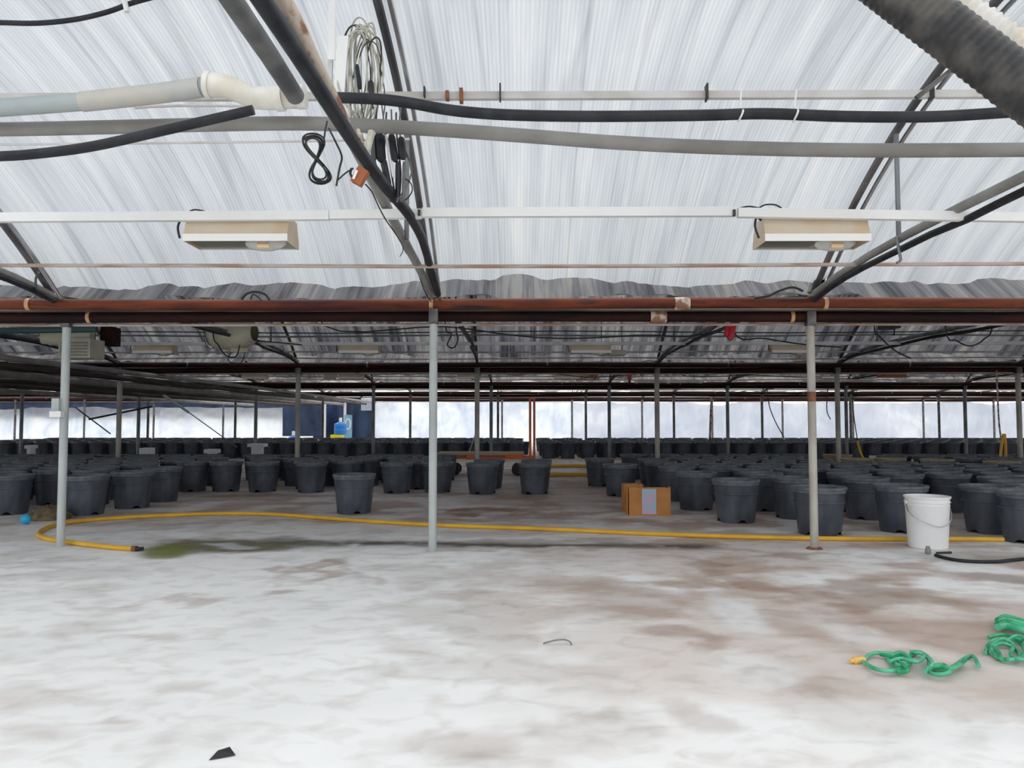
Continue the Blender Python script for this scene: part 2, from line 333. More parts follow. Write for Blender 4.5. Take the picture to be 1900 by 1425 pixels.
# roof film of every bay: hangs from the bows, its far lower edge is ragged
def film(bay, y0, material, ragged, seed, far=True):
    nx = 1100 if bay in (0, 1) else 700
    fx = np.linspace(-XW, XW, nx); ts = np.concatenate([np.linspace(0, 0.6, 10), np.linspace(0.65, 0.965, 12)]) if far else np.linspace(-1, 0, 14)
    FX, T = np.meshgrid(fx, ts)
    rs = np.random.RandomState(seed)
    def n1d(x, sc_, s2):
        tb = np.random.RandomState(s2).rand(4096); u = x * sc_ + 2000; i = np.floor(u).astype(int); f_ = u - i; f_ = f_ * f_ * (3 - 2 * f_)
        return tb[i % 4096] * (1 - f_) + tb[(i + 1) % 4096] * f_
    fold = (n1d(FX + 0.15 * T, 2.2, seed) - .5) * 0.05 + (n1d(FX - 0.1 * T, 7, seed + 1) - .5) * 0.024 + (n1d(FX, 17, seed + 2) - .5) * 0.012
    edge = ragged * (0.25 + n1d(fx, 0.9, seed + 3) * 0.6 + n1d(fx, 3.5, seed + 4) * 0.3 + n1d(fx, 11, seed + 5) * 0.10)
    tt = np.minimum(T, (1 - edge)[None, :] + 0 * T)
    # the lowest strip is a soft billow
    FY = y0 + SPAN / 2 + tt * SPAN / 2
    bows = 0.5 - 0.5 * np.cos(2 * np.pi * (FX - C0) / CS)
    FZ = EYE + 0.88 + 1.10 * (1 - np.abs(tt) ** 2.3) + 0.02 + fold * (0.5 + np.abs(tt)) - 0.05 * bows * (1 - tt ** 2)
    V = np.stack([FX, FY, FZ], -1).reshape(-1, 3); n_t = len(ts); idx = np.arange(nx * n_t).reshape(n_t, nx)
    Q = np.stack([idx[:-1, :-1], idx[:-1, 1:], idx[1:, 1:], idx[1:, :-1]], -1).reshape(-1, 4)
    me = grid_mesh('ceiling', V, Q); me.materials.append(material)
    o = bpy.data.objects.new('ceiling', me); COL.objects.link(o); return tag(o, kind='structure')
starts = [-6.72, -0.56] + ROWS[:4]
for i, y0 in enumerate(starts):
    film(i, y0, [M_film_boost, M_film_near, M_film_far, M_film_far, M_film_last, M_film_boost][i], [0.03, 0.055, 0.05, 0.06, 0.26, 0.36][i], 10 * i + 3)
    film(i, y0, [M_film_boost, M_film_boost, M_film_far, M_film_far, M_film_last, M_film_boost][i], 0, 10 * i + 3, False)  # unseen near slopes made extra clear so more light reaches the floor
# valley gutters
for yr in [-6.72, -0.56] + ROWS:
    m = MB()
    prof = [(-0.09, 0.05), (-0.06, -0.02), (0.06, -0.02), (0.09, 0.05), (0.085, 0.055), (0.055, -0.012), (-0.055, -0.012), (-0.085, 0.055)]
    z0 = EYE + 0.835
    v = [(x, yr + 0.02 + a, z0 + b_) for x in (-XW, XW) for a, b_ in prof]; n = len(prof)
    m.add(v, [(i, (i + 1) % n, n + (i + 1) % n, n + i) for i in range(n)])
    tag(m.build('trim_1', M_gutter, smooth=False), kind='structure')
# side and rear walls (out of frame mostly) and the wall behind the camera
def sheet(name, p0, p1, z0, z1, material, parent=None, amp=0.03, nu=60, nv=10, top_wave=0.0, seed=0, sag=0.0, f=2.0, skew=0.5):
    p0 = Vector(p0); p1 = Vector(p1); dr = (p1 - p0); n = Vector((dr.y, -dr.x, 0)).normalized(); v = []; q = []
    for j in range(nv + 1):
        for i in range(nu + 1):
            u = i / nu; t = j / nv; L_ = u * dr.length
            h = z1 + top_wave * (noise.noise((L_ * 0.6, seed, 0)) + 0.4 * noise.noise((L_ * 2.2, seed + 5, 0)))
            z = z0 + (h - z0) * t
            a = noise.noise((L_ * f + skew * z * 2, z * 0.8, seed)) + 0.5 * noise.noise((L_ * f * 2.7 - z * skew * 3, z * 1.1, seed + 3)) + sag * math.sin(math.pi * t)
            p = p0 + dr * u + n * (a * amp); v.append((p.x, p.y, z))
    for j in range(nv):
        for i in range(nu):
            a = j * (nu + 1) + i; q.append((a, a + 1, a + nu + 2, a + nu + 1))
    return MB().add(v, q).build(name, material, parent)
ZG = EYE + 0.93
for nm, x in (('wall_left', -XW), ('wall_right', XW)):
    o = bpy.data.objects.new(nm, None); COL.objects.link(o); tag(o, kind='structure')
    sheet('sheeting', (x, -6.8, 0), (x, 30.8, 0), 0, ZG, M_wallfilm, o, 0.04, 120, 6)
    m = MB()
    for y0 in starts:
        n = 20; v = [(x, y0 + SPAN / 2 + t * SPAN / 2, z) for t in np.linspace(-1, 1, n) for z in (ZG - 0.02, arch(t) + 0.02)]
        m.add(v, [(2 * i, 2 * i + 2, 2 * i + 3, 2 * i + 1) for i in range(n - 1)])
    m.build('gable_film', M_wallfilm, o)
wf = bpy.data.objects.new('wall_front', None); COL.objects.link(wf); tag(wf, kind='structure')
sheet('sheeting', (XW, -6.75, 0), (-XW, -6.75, 0), 0, ZG, M_wallfilm, wf, 0.03, 120, 6)

# ---------------------------------------------------------------- back wall: white sheeting, doorway with navy tarpaulins
YB = 30.62
def bx(px): return P(px, 779, YB).x
def bz(py): return P(961, py, YB).z
wb = bpy.data.objects.new('wall_back', None); COL.objects.link(wb); tag(wb, kind='structure')
sheet('sheeting', (bx(693), YB, 0), (bx(1060), YB, 0), 0, bz(745), M_sheet, wb, 0.10, 130, 14, 0.10, 3, 1.2, 0.9, 0.9)
sheet('sheeting', (bx(1058), YB + .05, 0), (bx(1500), YB + .05, 0), 0, bz(747), M_wallfilm, wb, 0.08, 160, 14, 0.16, 8, 0.6, 0.8, 0.7)
sheet('sheeting', (bx(1498), YB, 0), (XW, YB, 0), 0, bz(747), M_wallfilm, wb, 0.08, 240, 14, 0.16, 13, 0.9, 0.7, 0.5)
sheet('sheeting', (-XW, YB, 0), (bx(302), YB, 0), 0, bz(757), M_sheet, wb, 0.10, 260, 14, 0.13, 17, 0.8, 0.9, 1.2)
sheet('sheeting', (bx(300), YB - .06, 0), (bx(528), YB - .06, 0), 0, bz(756), M_sheet, wb, 0.12, 120, 14, 0.10, 23, 1.0, 1.0, 1.6)
tp = sheet('dark_band', (-XW, YB + .12, 0), (bx(560), YB + .12, 0), bz(775), bz(735), M_navy, wb, 0.06, 240, 6, 0.10, 29, 0, 1.2)
tag(tp, label='navy plastic strip above the white sheeting')
top = MB()
top.box((0, YB + 0.02, bz(739)), (2 * XW, 0.05, 0.07)); top.build('top_rail', M_dsteel, wb)
# doorway
dr = thing('tarpaulin', 'navy tarpaulin hanging left of the doorway in the back wall', 'tarpaulin')
t1 = sheet('sheet', (bx(527), YB - .19, 0), (bx(604), YB - .19, 0), 0.30, bz(742), M_navy, dr, 0.025, 40, 12, 0.05, 31, 0, 2.0)
dr2 = thing('tarpaulin', 'navy tarpaulin hanging right of the doorway beside the bright white sheet', 'tarpaulin')
sheet('sheet', (bx(657), YB - .19, 0), (bx(695), YB - .19, 0), 0.25, bz(742), M_navy, dr2, 0.025, 30, 12, 0.05, 37, 0, 2.0)
dk = sheet('sheeting', (bx(570), YB + .9, 0), (bx(690), YB + .9, 0), 0, bz(738), M_navy, wb, 0.05, 20, 6, 0, 41); tag(dk, label='dark sheet standing in for the shaded recess behind the doorway')  # dark sheet added for the shade inside the doorway
d1 = bpy.data.objects.new('door_1', None); COL.objects.link(d1); tag(d1, kind='structure', label='white framed doorway between the navy tarpaulins')
for px in (605, 642):
    MB().box((bx(px), YB - .2, bz(742) / 2), (0.09, 0.07, bz(742))).build('door_frame', M_white, d1)
MB().box(((bx(605) + bx(642)) / 2, YB - .2, bz(744)), (bx(642) - bx(605), 0.07, 0.14)).build('door_frame', M_white, d1)
M_palebl = mat('pale_blue_panel', (0.16, 0.34, 0.46), 0.4, 0.0, (0.24, 0.44, 0.56), 3)
pb = thing('door_panel_board', 'pale blue board standing right of the doorway', 'board')
MB().box((bx(652), YB - 0.58, bz(770) / 2), (bx(659) - bx(645), 0.04, bz(770))).build('board', M_palebl, pb)
o_ = MB().tube([(bx(652) + 0.1 * math.cos(a), YB - 0.61, bz(787) + 0.2 * math.sin(a)) for a in np.linspace(0, 2 * math.pi, 17)], 0.025, 6).build('ring', M_white, pb)
pw = sheet('plastic_flap', (bx(675), YB - 0.56, 0), (bx(696), YB - .56, 0), bz(762), bz(739), M_sheet, None, 0.03, 10, 6, 0, 43)
tag(pw, 'white plastic scrap hanging from the top of the back wall', 'plastic scrap')
ws = MB(); ws.box(((bx(575) + bx(604)) / 2, YB - .7, bz(813) / 2), (bx(604) - bx(575), 0.05, bz(813)))
tag(ws.build('white_board', M_white), 'white board lying low in front of the navy tarpaulin', 'board')
# blue drum on a yellow crate
def tank(px, py0, py1, w_, Yd, mat_, label):
    t = thing('plastic_drum', label, 'drum', (P(px, 779, Yd).x, Yd, P(px, py1, Yd).z)); h = P(px, py0, Yd).z - P(px, py1, Yd).z; r = w_ / 2
    MB().lathe([(0, 0), (r * .92, 0), (r, .03), (r, h * .3), (r * 1.03, h * .32), (r, h * .34), (r, h * .66), (r * 1.03, h * .68), (r, h * .7), (r * .97, h * .84), (r * .5, h * .97), (0.05, h), (0, h)], 20).build('body', mat_, t)
    MB().lathe([(0.06, h), (0.06, h + 0.15), (0, h + 0.16)], 12).build('cap', M_whiteplast, t); return t
tank(632, 783, 806, 0.46, 27.5, M_blue, 'blue plastic drum with a white cap, on a yellow crate in the doorway')
tank(545, 808, 828, 0.34, 27.0, M_blue, 'smaller blue plastic drum below the left navy tarpaulin')
yc = thing('plastic_crate', 'yellow crate under the blue drum in the doorway', 'crate', (P(626, 779, 27.5).x, 27.5, 0))
zt = P(626, 806.5, 27.5).z
MB().box((0, 0, zt - 0.10), (0.40, 0.4, 0.2)).build('lid', M_yellowp, yc); MB().box((0, 0, (zt - 0.2) / 2), (0.36, 0.36, zt - 0.2)).build('base', M_dsteel, yc)

# ---------------------------------------------------------------- posts
def post(x, y, z1, r, material, label, group=None):
    t = thing('support_post', label, 'post', (x, y, 0), group)
    MB().tube([(0, 0, 0), (0, 0, z1 - 0.10)], r, 14).build('pole', material, t)
    MB().box((0, 0, z1 - 0.055), (r * 2.2, r * 2.2, 0.11)).build('cap_bracket', M_dsteel, t)
    return t
TOPZ = EYE + 0.83
q = [('pale grey post at the left with a small white box strapped to it', -1, 5.72, M_post),
     ('pale grey post in front of the pots, nearest the middle of the picture', 0, 5.53, M_post),
     ('beige-grey post with a rust band, standing left of the white bucket', 1, 5.66, M_post_beige)]
NEAR = []
for lb, k, yy, mm in q:
    xx = {-1: P(113, 990, 5.72).x, 0: P(803, 900, 5.53).x, 1: P(1509, 900, 5.66).x}[k]
    NEAR.append(post(xx, yy, EYE + 0.815, 0.030, mm, lb))
t = NEAR[2]; MB().tube([(0, 0, P(1505, 745, 5.66).z), (0, 0, P(1505, 727, 5.66).z)], 0.0315, 14).build('rust_band', M_rust, t)
MB().lathe([(0.06, 0.001), (0.05, 0.012), (0.03, 0.014)], 14).build('foot_rust', M_rust, t)
bxw = thing('junction_box', 'small grey and white box strapped to the left pale post', 'box', (P(104, 760, 5.68).x, 5.68, P(104, 760, 5.68).z))
MB().box((0, 0, 0.035), (0.055, 0.03, 0.10)).build('case', M_post, bxw); MB().box((0.02, -0.02, -0.035), (0.085, 0.05, 0.045)).build('label_plate', M_whiteplast, bxw)
pc = {}; ordx = 'first second third fourth fifth sixth seventh eighth ninth tenth eleventh twelfth thirteenth fourteenth fifteenth sixteenth seventeenth eighteenth'.split()
names = {1: ('galvanised posts of the second row', 'grey galvanised post among the pots, second row from the camera'),
         2: ('dark posts of the third row', 'slim dark post of the third row, seen behind the first pot blocks'),
         3: ('dark posts of the fourth row', 'thin dark post of the fourth row in front of the white back wall'),
         4: ('dark posts along the back wall', 'thin dark post against the white sheeting of the back wall')}
SECOND_ = {-3: 'farthest left', -2: 'left of the pale left post', -1: 'under the yellow lamp left of the middle', 0: 'just right of the middle pale post', 1: 'beside the orange cart and cardboard', 2: 'just right of the rust-banded post', 3: 'with the yellow hose hanging beside it, far right'}
for ri in (1, 2, 3, 4):
    yr = ROWS[ri]
    first = None
    for k in range(-9, 10):
        x = colx(k)
        if abs(x) / yr * F > 1000 or abs(x) > XW: continue
        px_ = 961 + x / yr * F
        if px_ < -20 or px_ > 1920: continue
        if ri == 4 and 528 < px_ < 690: continue
        if first is None:
            mm = M_post_beige if ri == 1 else M_steel if ri == 2 else M_dsteel
            first = post(x, yr, EYE + 0.83, 0.038 if ri == 1 else 0.04, mm, names[ri][1], names[ri][0]); o = first
        else:
            o = copy_tree(first); o.location = (x, yr, 0)
        if ri > 1:
            pc[ri] = pc.get(ri, 0) + 1; o['label'] = '%s from the left of the %s' % (ordx[pc[ri] - 1], {2: 'slim dark third-row posts', 3: 'thin fourth-row posts in front of the white wall', 4: 'thin dark posts against the back wall'}[ri])
        if ri == 1:
            o['label'] = {-3: 'grey post of the second row, leftmost', -2: 'grey post of the second row at the left, seen beside the pale left post',
                -1: 'grey post of the second row, in front of the navy doorway tarpaulin', 0: 'grey second-row post just right of the pale middle post',
                1: 'grey post of the second row, rising above the cardboard boxes', 2: 'grey post of the second row, just right of the rust-banded post',
                3: 'grey post of the second row at the far right, with a yellow hose beside it'}.get(k, 'grey post of the second row at the edge')

# ---------------------------------------------------------------- roof bows, chords, struts
def bow_mb(r=0.022):
    m = MB(); m.tube([(0, t * SPAN / 2, arch(t) - 0.035) for t in np.linspace(-0.985, 0.985, 40)], r, 8); return m
bow_mesh = bow_mb().mesh('roof_bow', M_dsteel); chord_mesh = None
def chord_pts(x=0, n=14):
    return [(x, t * SPAN / 2, EYE + 0.905 + 0.135 * (1 - abs(t) ** 4)) for t in np.linspace(-0.985, 0.985, n)]
chord_mesh = MB().tube(chord_pts(), 0.024, 10).mesh('chord', M_greypipe)
chord_dark = MB().tube(chord_pts(), 0.024, 10).mesh('chord', M_steel)
hose_mesh = MB().tube([(0.045 * (1 if t < 0.4 else 0.2), t * SPAN / 2, EYE + 0.855 + 0.135 * (1 - abs(t) ** 4) + 0.01 * math.sin(t * 9)) for t in np.linspace(-0.97, 0.97, 24)], 0.020, 8).mesh('clipped_hose', M_hose)
strut_mesh = {}
def strut(t):
    if t not in strut_mesh:
        strut_mesh[t] = MB().tube([(0, t * SPAN / 2, EYE + 1.03), (0, t * SPAN / 2, arch(t) - 0.03)], 0.014, 8).mesh('strut', M_steel)
    return strut_mesh[t]
LBL = {-2: 'far left of the near bay', -1: 'left, over the pale left post', 0: 'over the pale middle post', 1: 'over the rust-banded post', 2: 'at the right edge of the near bay'}
ordw = ['first', 'second', 'third', 'fourth', 'fifth', 'sixth', 'seventh', 'eighth', 'ninth', 'tenth', 'eleventh', 'twelfth', 'thirteenth', 'fourteenth', 'fifteenth', 'sixteenth', 'seventeenth', 'eighteenth', 'nineteenth', 'twentieth'] + ['twenty-' + q for q in 'first second third fourth fifth sixth seventh eighth ninth'.split()] + ['thirtieth'] + ['thirty-' + q for q in 'first second third fourth fifth sixth seventh eighth ninth'.split()] + ['fortieth'] + ['forty-' + q for q in 'first second third fourth fifth sixth seventh eighth ninth'.split()] + ['fiftieth'] + ['fifty-' + q for q in 'first second third fourth fifth sixth seventh eighth ninth'.split()]
nb = {}
for bi in range(5):
    y0 = ([-0.56] + ROWS)[bi]; yc_ = y0 + SPAN / 2
    for k in range(-8, 9):
        x = colx(k)
        if abs(961 + x / (y0 + SPAN) * F - 950) > 1150: continue
        if bi == 0:
            lab, grp = 'curved dark roof bow with a tie bar, ' + LBL.get(k, 'outermost of the near bay'), None
        else:
            lab, grp = 'curved dark steel roof bow in the %s bay behind the first gutter' % ('', 'first', 'second', 'third', 'fourth')[bi], 'roof bows of the %s bay back' % ('', 'first', 'second', 'third', 'fourth')[bi]
        if bi: nb[bi] = nb.get(bi, 0) + 1; lab = '%s from the left of the dark roof bows in the %s bay back' % (ordw[nb[bi] - 1], ('', 'first', 'second', 'third', 'fourth')[bi])
        t = thing('roof_bow', lab, 'roof bow', (x, yc_, 0), grp)
        def part(nm, me_):
            o = bpy.data.objects.new(nm, me_); COL.objects.link(o); o.parent = t
        part('bow', bow_mesh)
        if not (bi == 0 and k == 0): part('chord', chord_mesh if bi == 0 else chord_dark)
        part('strut', strut(0.565)); part('strut', strut(-0.565))
        if not (bi == 0 and k == 0): part('clipped_hose', hose_mesh)
        if bi == 0 and k in (-1, 0, 1):
            MB().tube([(0.06, tt * SPAN / 2, arch(tt) - 0.05) for tt in np.linspace(0.1, 0.975, 16)], 0.013, 8).build('conduit', M_shiny, t)
            if k == 0:
                # this tie bar is seen close: cream flaking paint, grey towards the post
                cp = [P(525, 0, 1.92), P(580, 112, 2.25), P(637, 226, 2.70), P(690, 330, 3.32), P(735, 418, 4.10), P(783, 508, 5.00), P(801, 548, 5.50)]
                cp = [Vector((cp[0].x, y_, cp[0].z - 0.005 * (cp[0].y - y_))) for y_ in (-0.3, 0.6, 1.3)] + cp
                off = Vector((x, yc_, 0)); cp = [p - off for p in cp]
                MB().tube(cp[:6], 0.026, 12, 4).build('chord', M_flaked, t)
                MB().tube(cp[5:], 0.0262, 12, 4).build('chord', M_greypipe, t)
# thick black hose that follows the middle tie bar
pts = [P(400, -130, 1.55), P(486, 0, 1.78), P(548, 95, 2.08), P(612, 196, 2.42), P(665, 277, 2.80), P(714, 345, 3.20), P(757, 396, 3.62), P(782, 440, 4.15), P(797, 490, 4.8), P(812, 545, 5.40)]
tag(MB().tube(pts, 0.0255, 12, 6).build('thick_hose', M_hose), 'thick black hose running down along the cream tie bar to the middle post', 'hose')
# parallel grey pipe ending at the white fitting
gp = MB().tube([P(330, -150, 2.0), P(430, 0, 2.34), P(498, 100, 2.70), P(548, 178, 3.04)], 0.037, 16)
tag(gp.build('grey_pipe', M_greyend), 'short thick dark grey pipe ending at the white fitting, top left', 'pipe')
# dark saddle at the right post
sb = thing('saddle_bracket', 'dark steel saddle where the roof bow meets the rust-banded post', 'bracket', P(1515, 532, 5.5))
MB().box((0, 0, 0), (0.08, 0.07, 0.12), Matrix.Rotation(0.4, 3, 'Y')).build('plate', M_dsteel, sb); MB().box((0.05, -0.02, 0.07), (0.10, 0.03, 0.12), Matrix.Rotation(0.7, 3, 'Y')).build('arm', M_dsteel, sb)
MB().box((0.045, -0.045, 0.02), (0.02, 0.008, 0.09), Matrix.Rotation(0.5, 3, 'Y')).build('glint_strip', M_shiny, sb)  # bright strip added for the glint on the dark saddle

# ---------------------------------------------------------------- long pipes along the gutter lines
ordn = ['near gutter', 'second gutter', 'third gutter', 'fourth gutter', 'back wall gutter']
for i, yr in enumerate(ROWS):
    L_ = XW if i > 1 else 14
    L_ = min(L_, (yr * 1.05) + 3)
    a = thing('heating_pipe', 'upper rusty red heating pipe under the %s' % ordn[i], 'pipe', (0, yr, 0), None)
    rr = 0.041; ya = -0.055
    n_ = int(L_ * 2 / 0.7)
    MB().tube([(x, ya, EYE + 0.856 + 0.006 * math.sin(x * 0.9 + i)) for x in np.linspace(-L_, L_, n_)], rr, 14).build('pipe', M_rustpipe if i == 0 else M_rustdark, a)
    for x in (np.arange(-L_ + 1, L_, 2.8) + C0 + .08 if i else [P(60, 565, yr).x, P(799, 565, yr).x, P(1521, 565, yr).x]):
        MB().tube([(x, ya, EYE + 0.856), (x + 0.028, ya, EYE + 0.856)], rr + 0.005, 14).build('clamp', M_clamp if i == 0 else M_dsteel, a)
    if i == 0:
        for x in (P(1262, 565, yr).x,):
            MB().tube([(x - 0.055, ya, EYE + 0.857), (x + 0.055, ya, EYE + 0.857)], rr + 0.006, 14).build('coupling', M_flaked, a)
    b_ = thing('heating_pipe', 'lower dark red heating pipe behind the posts under the %s' % ordn[i], 'pipe', (0, yr, 0), None)
    MB().tube([(x, 0.085, EYE + 0.778 + 0.006 * math.sin(x * 0.7 + 2 + i)) for x in np.linspace(-L_, L_, n_)], rr, 14).build('pipe', M_rustdark, b_)
    if i == 0:
        for px_ in (152, 1473):
            x = P(px_, 585, yr).x; MB().tube([(x, 0.085, EYE + 0.778), (x + 0.026, 0.085, EYE + 0.778)], rr + 0.005, 14).build('clamp', M_clamp, b_)
        x = P(1225, 585, yr).x; MB().tube([(x - 0.06, 0.085, EYE + 0.778), (x + 0.06, 0.085, EYE + 0.778)], rr + 0.006, 14).build('coupling', M_flaked, b_)
    c_ = MB().tube([(x, yr + 0.15, EYE + 0.728) for x in np.linspace(-L_, L_, 8)], 0.011, 8).build('conduit', M_rustrod)
    tag(c_, 'thin pale conduit just below the two red pipes of the %s' % ordn[i], 'conduit')

# rails, purlins and conduits that run across each bay
bn = ['near bay', 'first bay behind the near gutter', 'second bay behind', 'third bay behind', 'fourth bay behind']
for bi in range(5):
    y0 = ([-0.56] + ROWS)[bi]; L_ = min(XW, (y0 + SPAN) * 0.75 + 3)
    yr = y0 + SPAN - 1.90; mr = M_rail if bi == 0 else M_purlin
    if bi == 0:
        r = thing('lamp_rail', 'white square rail across the near bay that carries the lamps', 'rail')
        for (pa, pb_, ya, yb) in ((-300, 612, 406, 400), (612, 783, 399, 397), (783, 1366, 395, 393), (1368, 2300, 395, 410)):
            A = P(pa, ya, yr); B_ = P(pb_, yb, yr); dd = B_ - A; ang = math.atan2(dd.z, dd.x)
            MB().box((A + B_) / 2, (dd.length - 0.003, 0.035, 0.045), Matrix.Rotation(-ang, 3, 'Y')).build('segment', mr, r)
        for px_ in (778, 1362):
            MB().box(P(px_, 395, yr - 0.02), (0.012, 0.02, 0.03)).build('bolt', M_wire, r)
    else:
        tag(MB().box((0, yr, EYE + 1.0), (2 * L_, 0.035, 0.042)).build('lamp_rail', mr), 'pale rail that carries lamps across the %s' % bn[bi], 'rail')
    tag(MB().tube([(x, y0 + SPAN - 0.82, EYE + 0.985 - 0.006 * math.cos(x)) for x in np.linspace(-L_, L_, 12)], 0.011 if bi else 0.0125, 8).build('conduit', M_rustrod),
        'thin rust flecked conduit crossing the %s above the gutter' % bn[bi], 'conduit')
    if bi < 3:
        tag(MB().box((0, y0 + SPAN - 1.74, P(961, 178, 3.86).z), (2 * L_, 0.03, 0.038)).build('purlin', M_purlin), 'cream purlin under the film across the %s' % bn[bi], 'purlin')
# ties on the near purlin
for px_, mm, hh in ((788, M_wire, 18), (830, M_rust, 14), (856, M_rust, 24), (928, M_wire, 30), (1311, M_wire, 30), (1728, M_wire, 26)):
    o = MB().box(P(px_, 178 - (6 if mm is M_wire else 0), 3.835), (0.008 if mm is M_wire else 0.018, 0.05, hh / F * 3.86)).build('tie_clip', mm)
    tag(o, {788: 'thin dark wire clip on the near purlin beside the middle roof bow', 830: 'square rusty clip on the near purlin, left of the taller one', 856: 'taller rusty clip on the near purlin', 928: 'thin dark wire clip on the near purlin right of the rusty ones', 1311: 'thin dark wire clip on the near purlin left of the white hooks', 1728: 'thin dark wire clip on the near purlin under the duct'}[px_], 'clip', ('wire' if mm is M_wire else 'rusty') + ' clips on the near purlin')
# white hooks that carry the black hose
for px_ in (1376, 1478):
    a = P(px_, 166, 3.35); c = P(px_ - 4, 222, 2.99)
    tag(MB().tube([a, (a + c) / 2 + Vector((0.008, 0.03, 0)), P(px_ + 3, 205, 2.965), c, P(px_ - 6, 226, 3.02)], 0.004, 6, 4).build('hook', M_whiteplast),
        '%s white hook holding up the long black hose' % ('left' if px_ == 1376 else 'right'), 'hook')

# long hoses and pipes in the near bay
tag(MB().tube([P(622, 181, 3.05), P(700, 184, 3.03), P(760, 191, 3.01), P(840, 205, 3.0), P(940, 213, 3.0), P(1100, 216, 3.0), P(1300, 214, 3.0), P(1420, 211, 3.0), P(1560, 216, 3.0), P(1700, 217, 3.0), P(1800, 213, 3.0), P(1990, 200, 3.0)], 0.0225, 12, 5)
    .build('long_hose', M_hose), 'long black hose sagging across the right of the near bay', 'hose')
tag(MB().tube([P(-160, 292, 2.9), P(0, 290, 2.9), P(90, 283, 2.9), P(180, 270, 2.9), P(300, 243, 2.9), P(400, 220, 2.9), P(470, 204, 2.9)], 0.0195, 12, 5)
    .build('long_hose', M_hose), 'black hose curving down to the left under the white fitting', 'hose')
tag(MB().tube([P(-100, 40, 3.3), P(0, 42, 3.3), P(70, 43, 3.3), P(140, 36, 3.3), P(200, 22, 3.3), P(250, 4, 3.3), P(320, -14, 3.3)], 0.0115, 10, 5)
    .build('thin_hose', M_hose), 'thin black hose in the top left corner', 'hose')
tag(MB().tube([P(229, -6, 3.28), P(236, 22, 3.28)], 0.012, 8).build('white_tie', M_whiteplast), 'white tie around the thin black hose, top left', 'tie')
tag(MB().tube([P(-200, 240, 3.2), P(0, 240, 3.2), P(200, 236, 3.2), P(400, 231, 3.2), P(560, 229, 3.2), P(700, 234, 3.2), P(850, 243, 3.2), P(1000, 254, 3.2), P(1150, 265, 3.2), P(1350, 274, 3.2), P(1600, 279, 3.2), P(1900, 278, 3.2), P(2100, 277, 3.2)], 0.030, 14, 5)
    .build('long_pipe', M_greypipe), 'long dusty grey pipe crossing the whole near bay', 'pipe')
tag(MB().tube([P(-100, 268, 3.9), P(0, 268, 3.9), P(250, 266, 3.9), P(570, 262, 3.9), P(760, 258, 3.9)], 0.006, 6, 2).build('thin_rod', M_purlin), 'thin pale rod behind the long grey pipe, left', 'rod')
tag(MB().tube([P(250, 200, 3.3), P(330, 196, 3.28), P(480, 197, 3.26), P(560, 200, 3.26)], 0.006, 6, 2).build('thin_rod', M_purlin), 'short pale rod just below the white fitting', 'rod')
# PVC fitting and blue-grey pipe
fz = thing('pipe_fitting', 'white plastic elbow and tee fitting joining the blue-grey pipe, top left', 'fitting')
MB().tube([P(384, 157, 3.02), P(418, 160, 3.02), P(445, 170, 3.03), P(468, 181, 3.05), P(500, 183, 3.06), P(562, 178, 3.08)], [0.052] * 1 + [0.046] * 4 + [0.044], 16).build('elbow', M_pvc, fz)
MB().tube([P(383, 157, 3.015), P(392, 158, 3.015)], 0.054, 16).build('collar', M_pvc, fz)
MB().tube([P(512, 183, 3.06), P(526, 182, 3.06)], 0.052, 16).build('collar', M_pvc, fz)
MB().tube([P(552, 180, 3.08), P(566, 179, 3.08)], 0.050, 16).build('collar', M_pvc, fz)
bpz = thing('blue_grey_pipe', 'blue-grey pipe running left from the white fitting', 'pipe')
MB().tube([P(-150, 212, 3.1), P(0, 200, 3.08), P(150, 189, 3.06), P(270, 176, 3.04), P(392, 160, 3.02)], 0.037, 14, 3).build('pipe', M_bluepipe, bpz)
MB().tube([P(153, 189, 3.06), P(290, 174, 3.04), P(375, 162, 3.02)], 0.041, 14, 2).build('sleeve', mat('grey_sleeve', (0.42, 0.44, 0.43), 0.5, 0.0, (0.50, 0.47, 0.42), 6), bpz)

# sooty duct and ribbed hose, top right
def ribbed(pts, r, amp, pitch, n=20):
    pts = spline([Vector(p) for p in pts], 12); d = [0]
    for a, b in zip(pts, pts[1:]): d.append(d[-1] + (b - a).length)
    N = int(d[-1] / pitch * 6); out = []; rr = []
    for i in range(N + 1):
        s_ = d[-1] * i / N; k = max(j for j in range(len(d)) if d[j] <= s_ + 1e-9); k = min(k, len(pts) - 2)
        out.append(pts[k].lerp(pts[k + 1], (s_ - d[k]) / max(1e-9, d[k + 1] - d[k]))); rr.append(r + amp * math.cos(2 * math.pi * s_ / pitch))
    return MB().tube(out, rr, n)
tag(ribbed([P(1480, -152, 2.12), P(1682, 0, 2.0), P(1880, 150, 1.92), P(2060, 290, 1.85)], 0.066, 0.0014, 0.022, 28).build('air_duct', M_duct), 'thick sooty black duct slanting across the top right corner', 'duct')
M_ribh = film_mat('clear_ribbed_hose', (0.90, 0.88, 0.84), (0.80, 0.62, 0.45), (0.95, 0.95, 0.95), 0.55, 0.15, rib=False)
tag(ribbed([P(1570, -146, 2.20), P(1772, 0, 2.12), P(1912, 100, 2.06), P(2060, 205, 2.0)], 0.036, 0.004, 0.024, 18).build('ribbed_hose', M_ribh), 'whitish ribbed hose lying along the sooty duct, top right corner', 'hose')
tag(MB().tube([P(1700, 182, 3.6), P(1775, 122, 3.6), P(1930, 0, 3.6)], 0.012, 8).build('roof_brace', M_dsteel), 'dark diagonal brace behind the sooty duct, top right', 'brace')

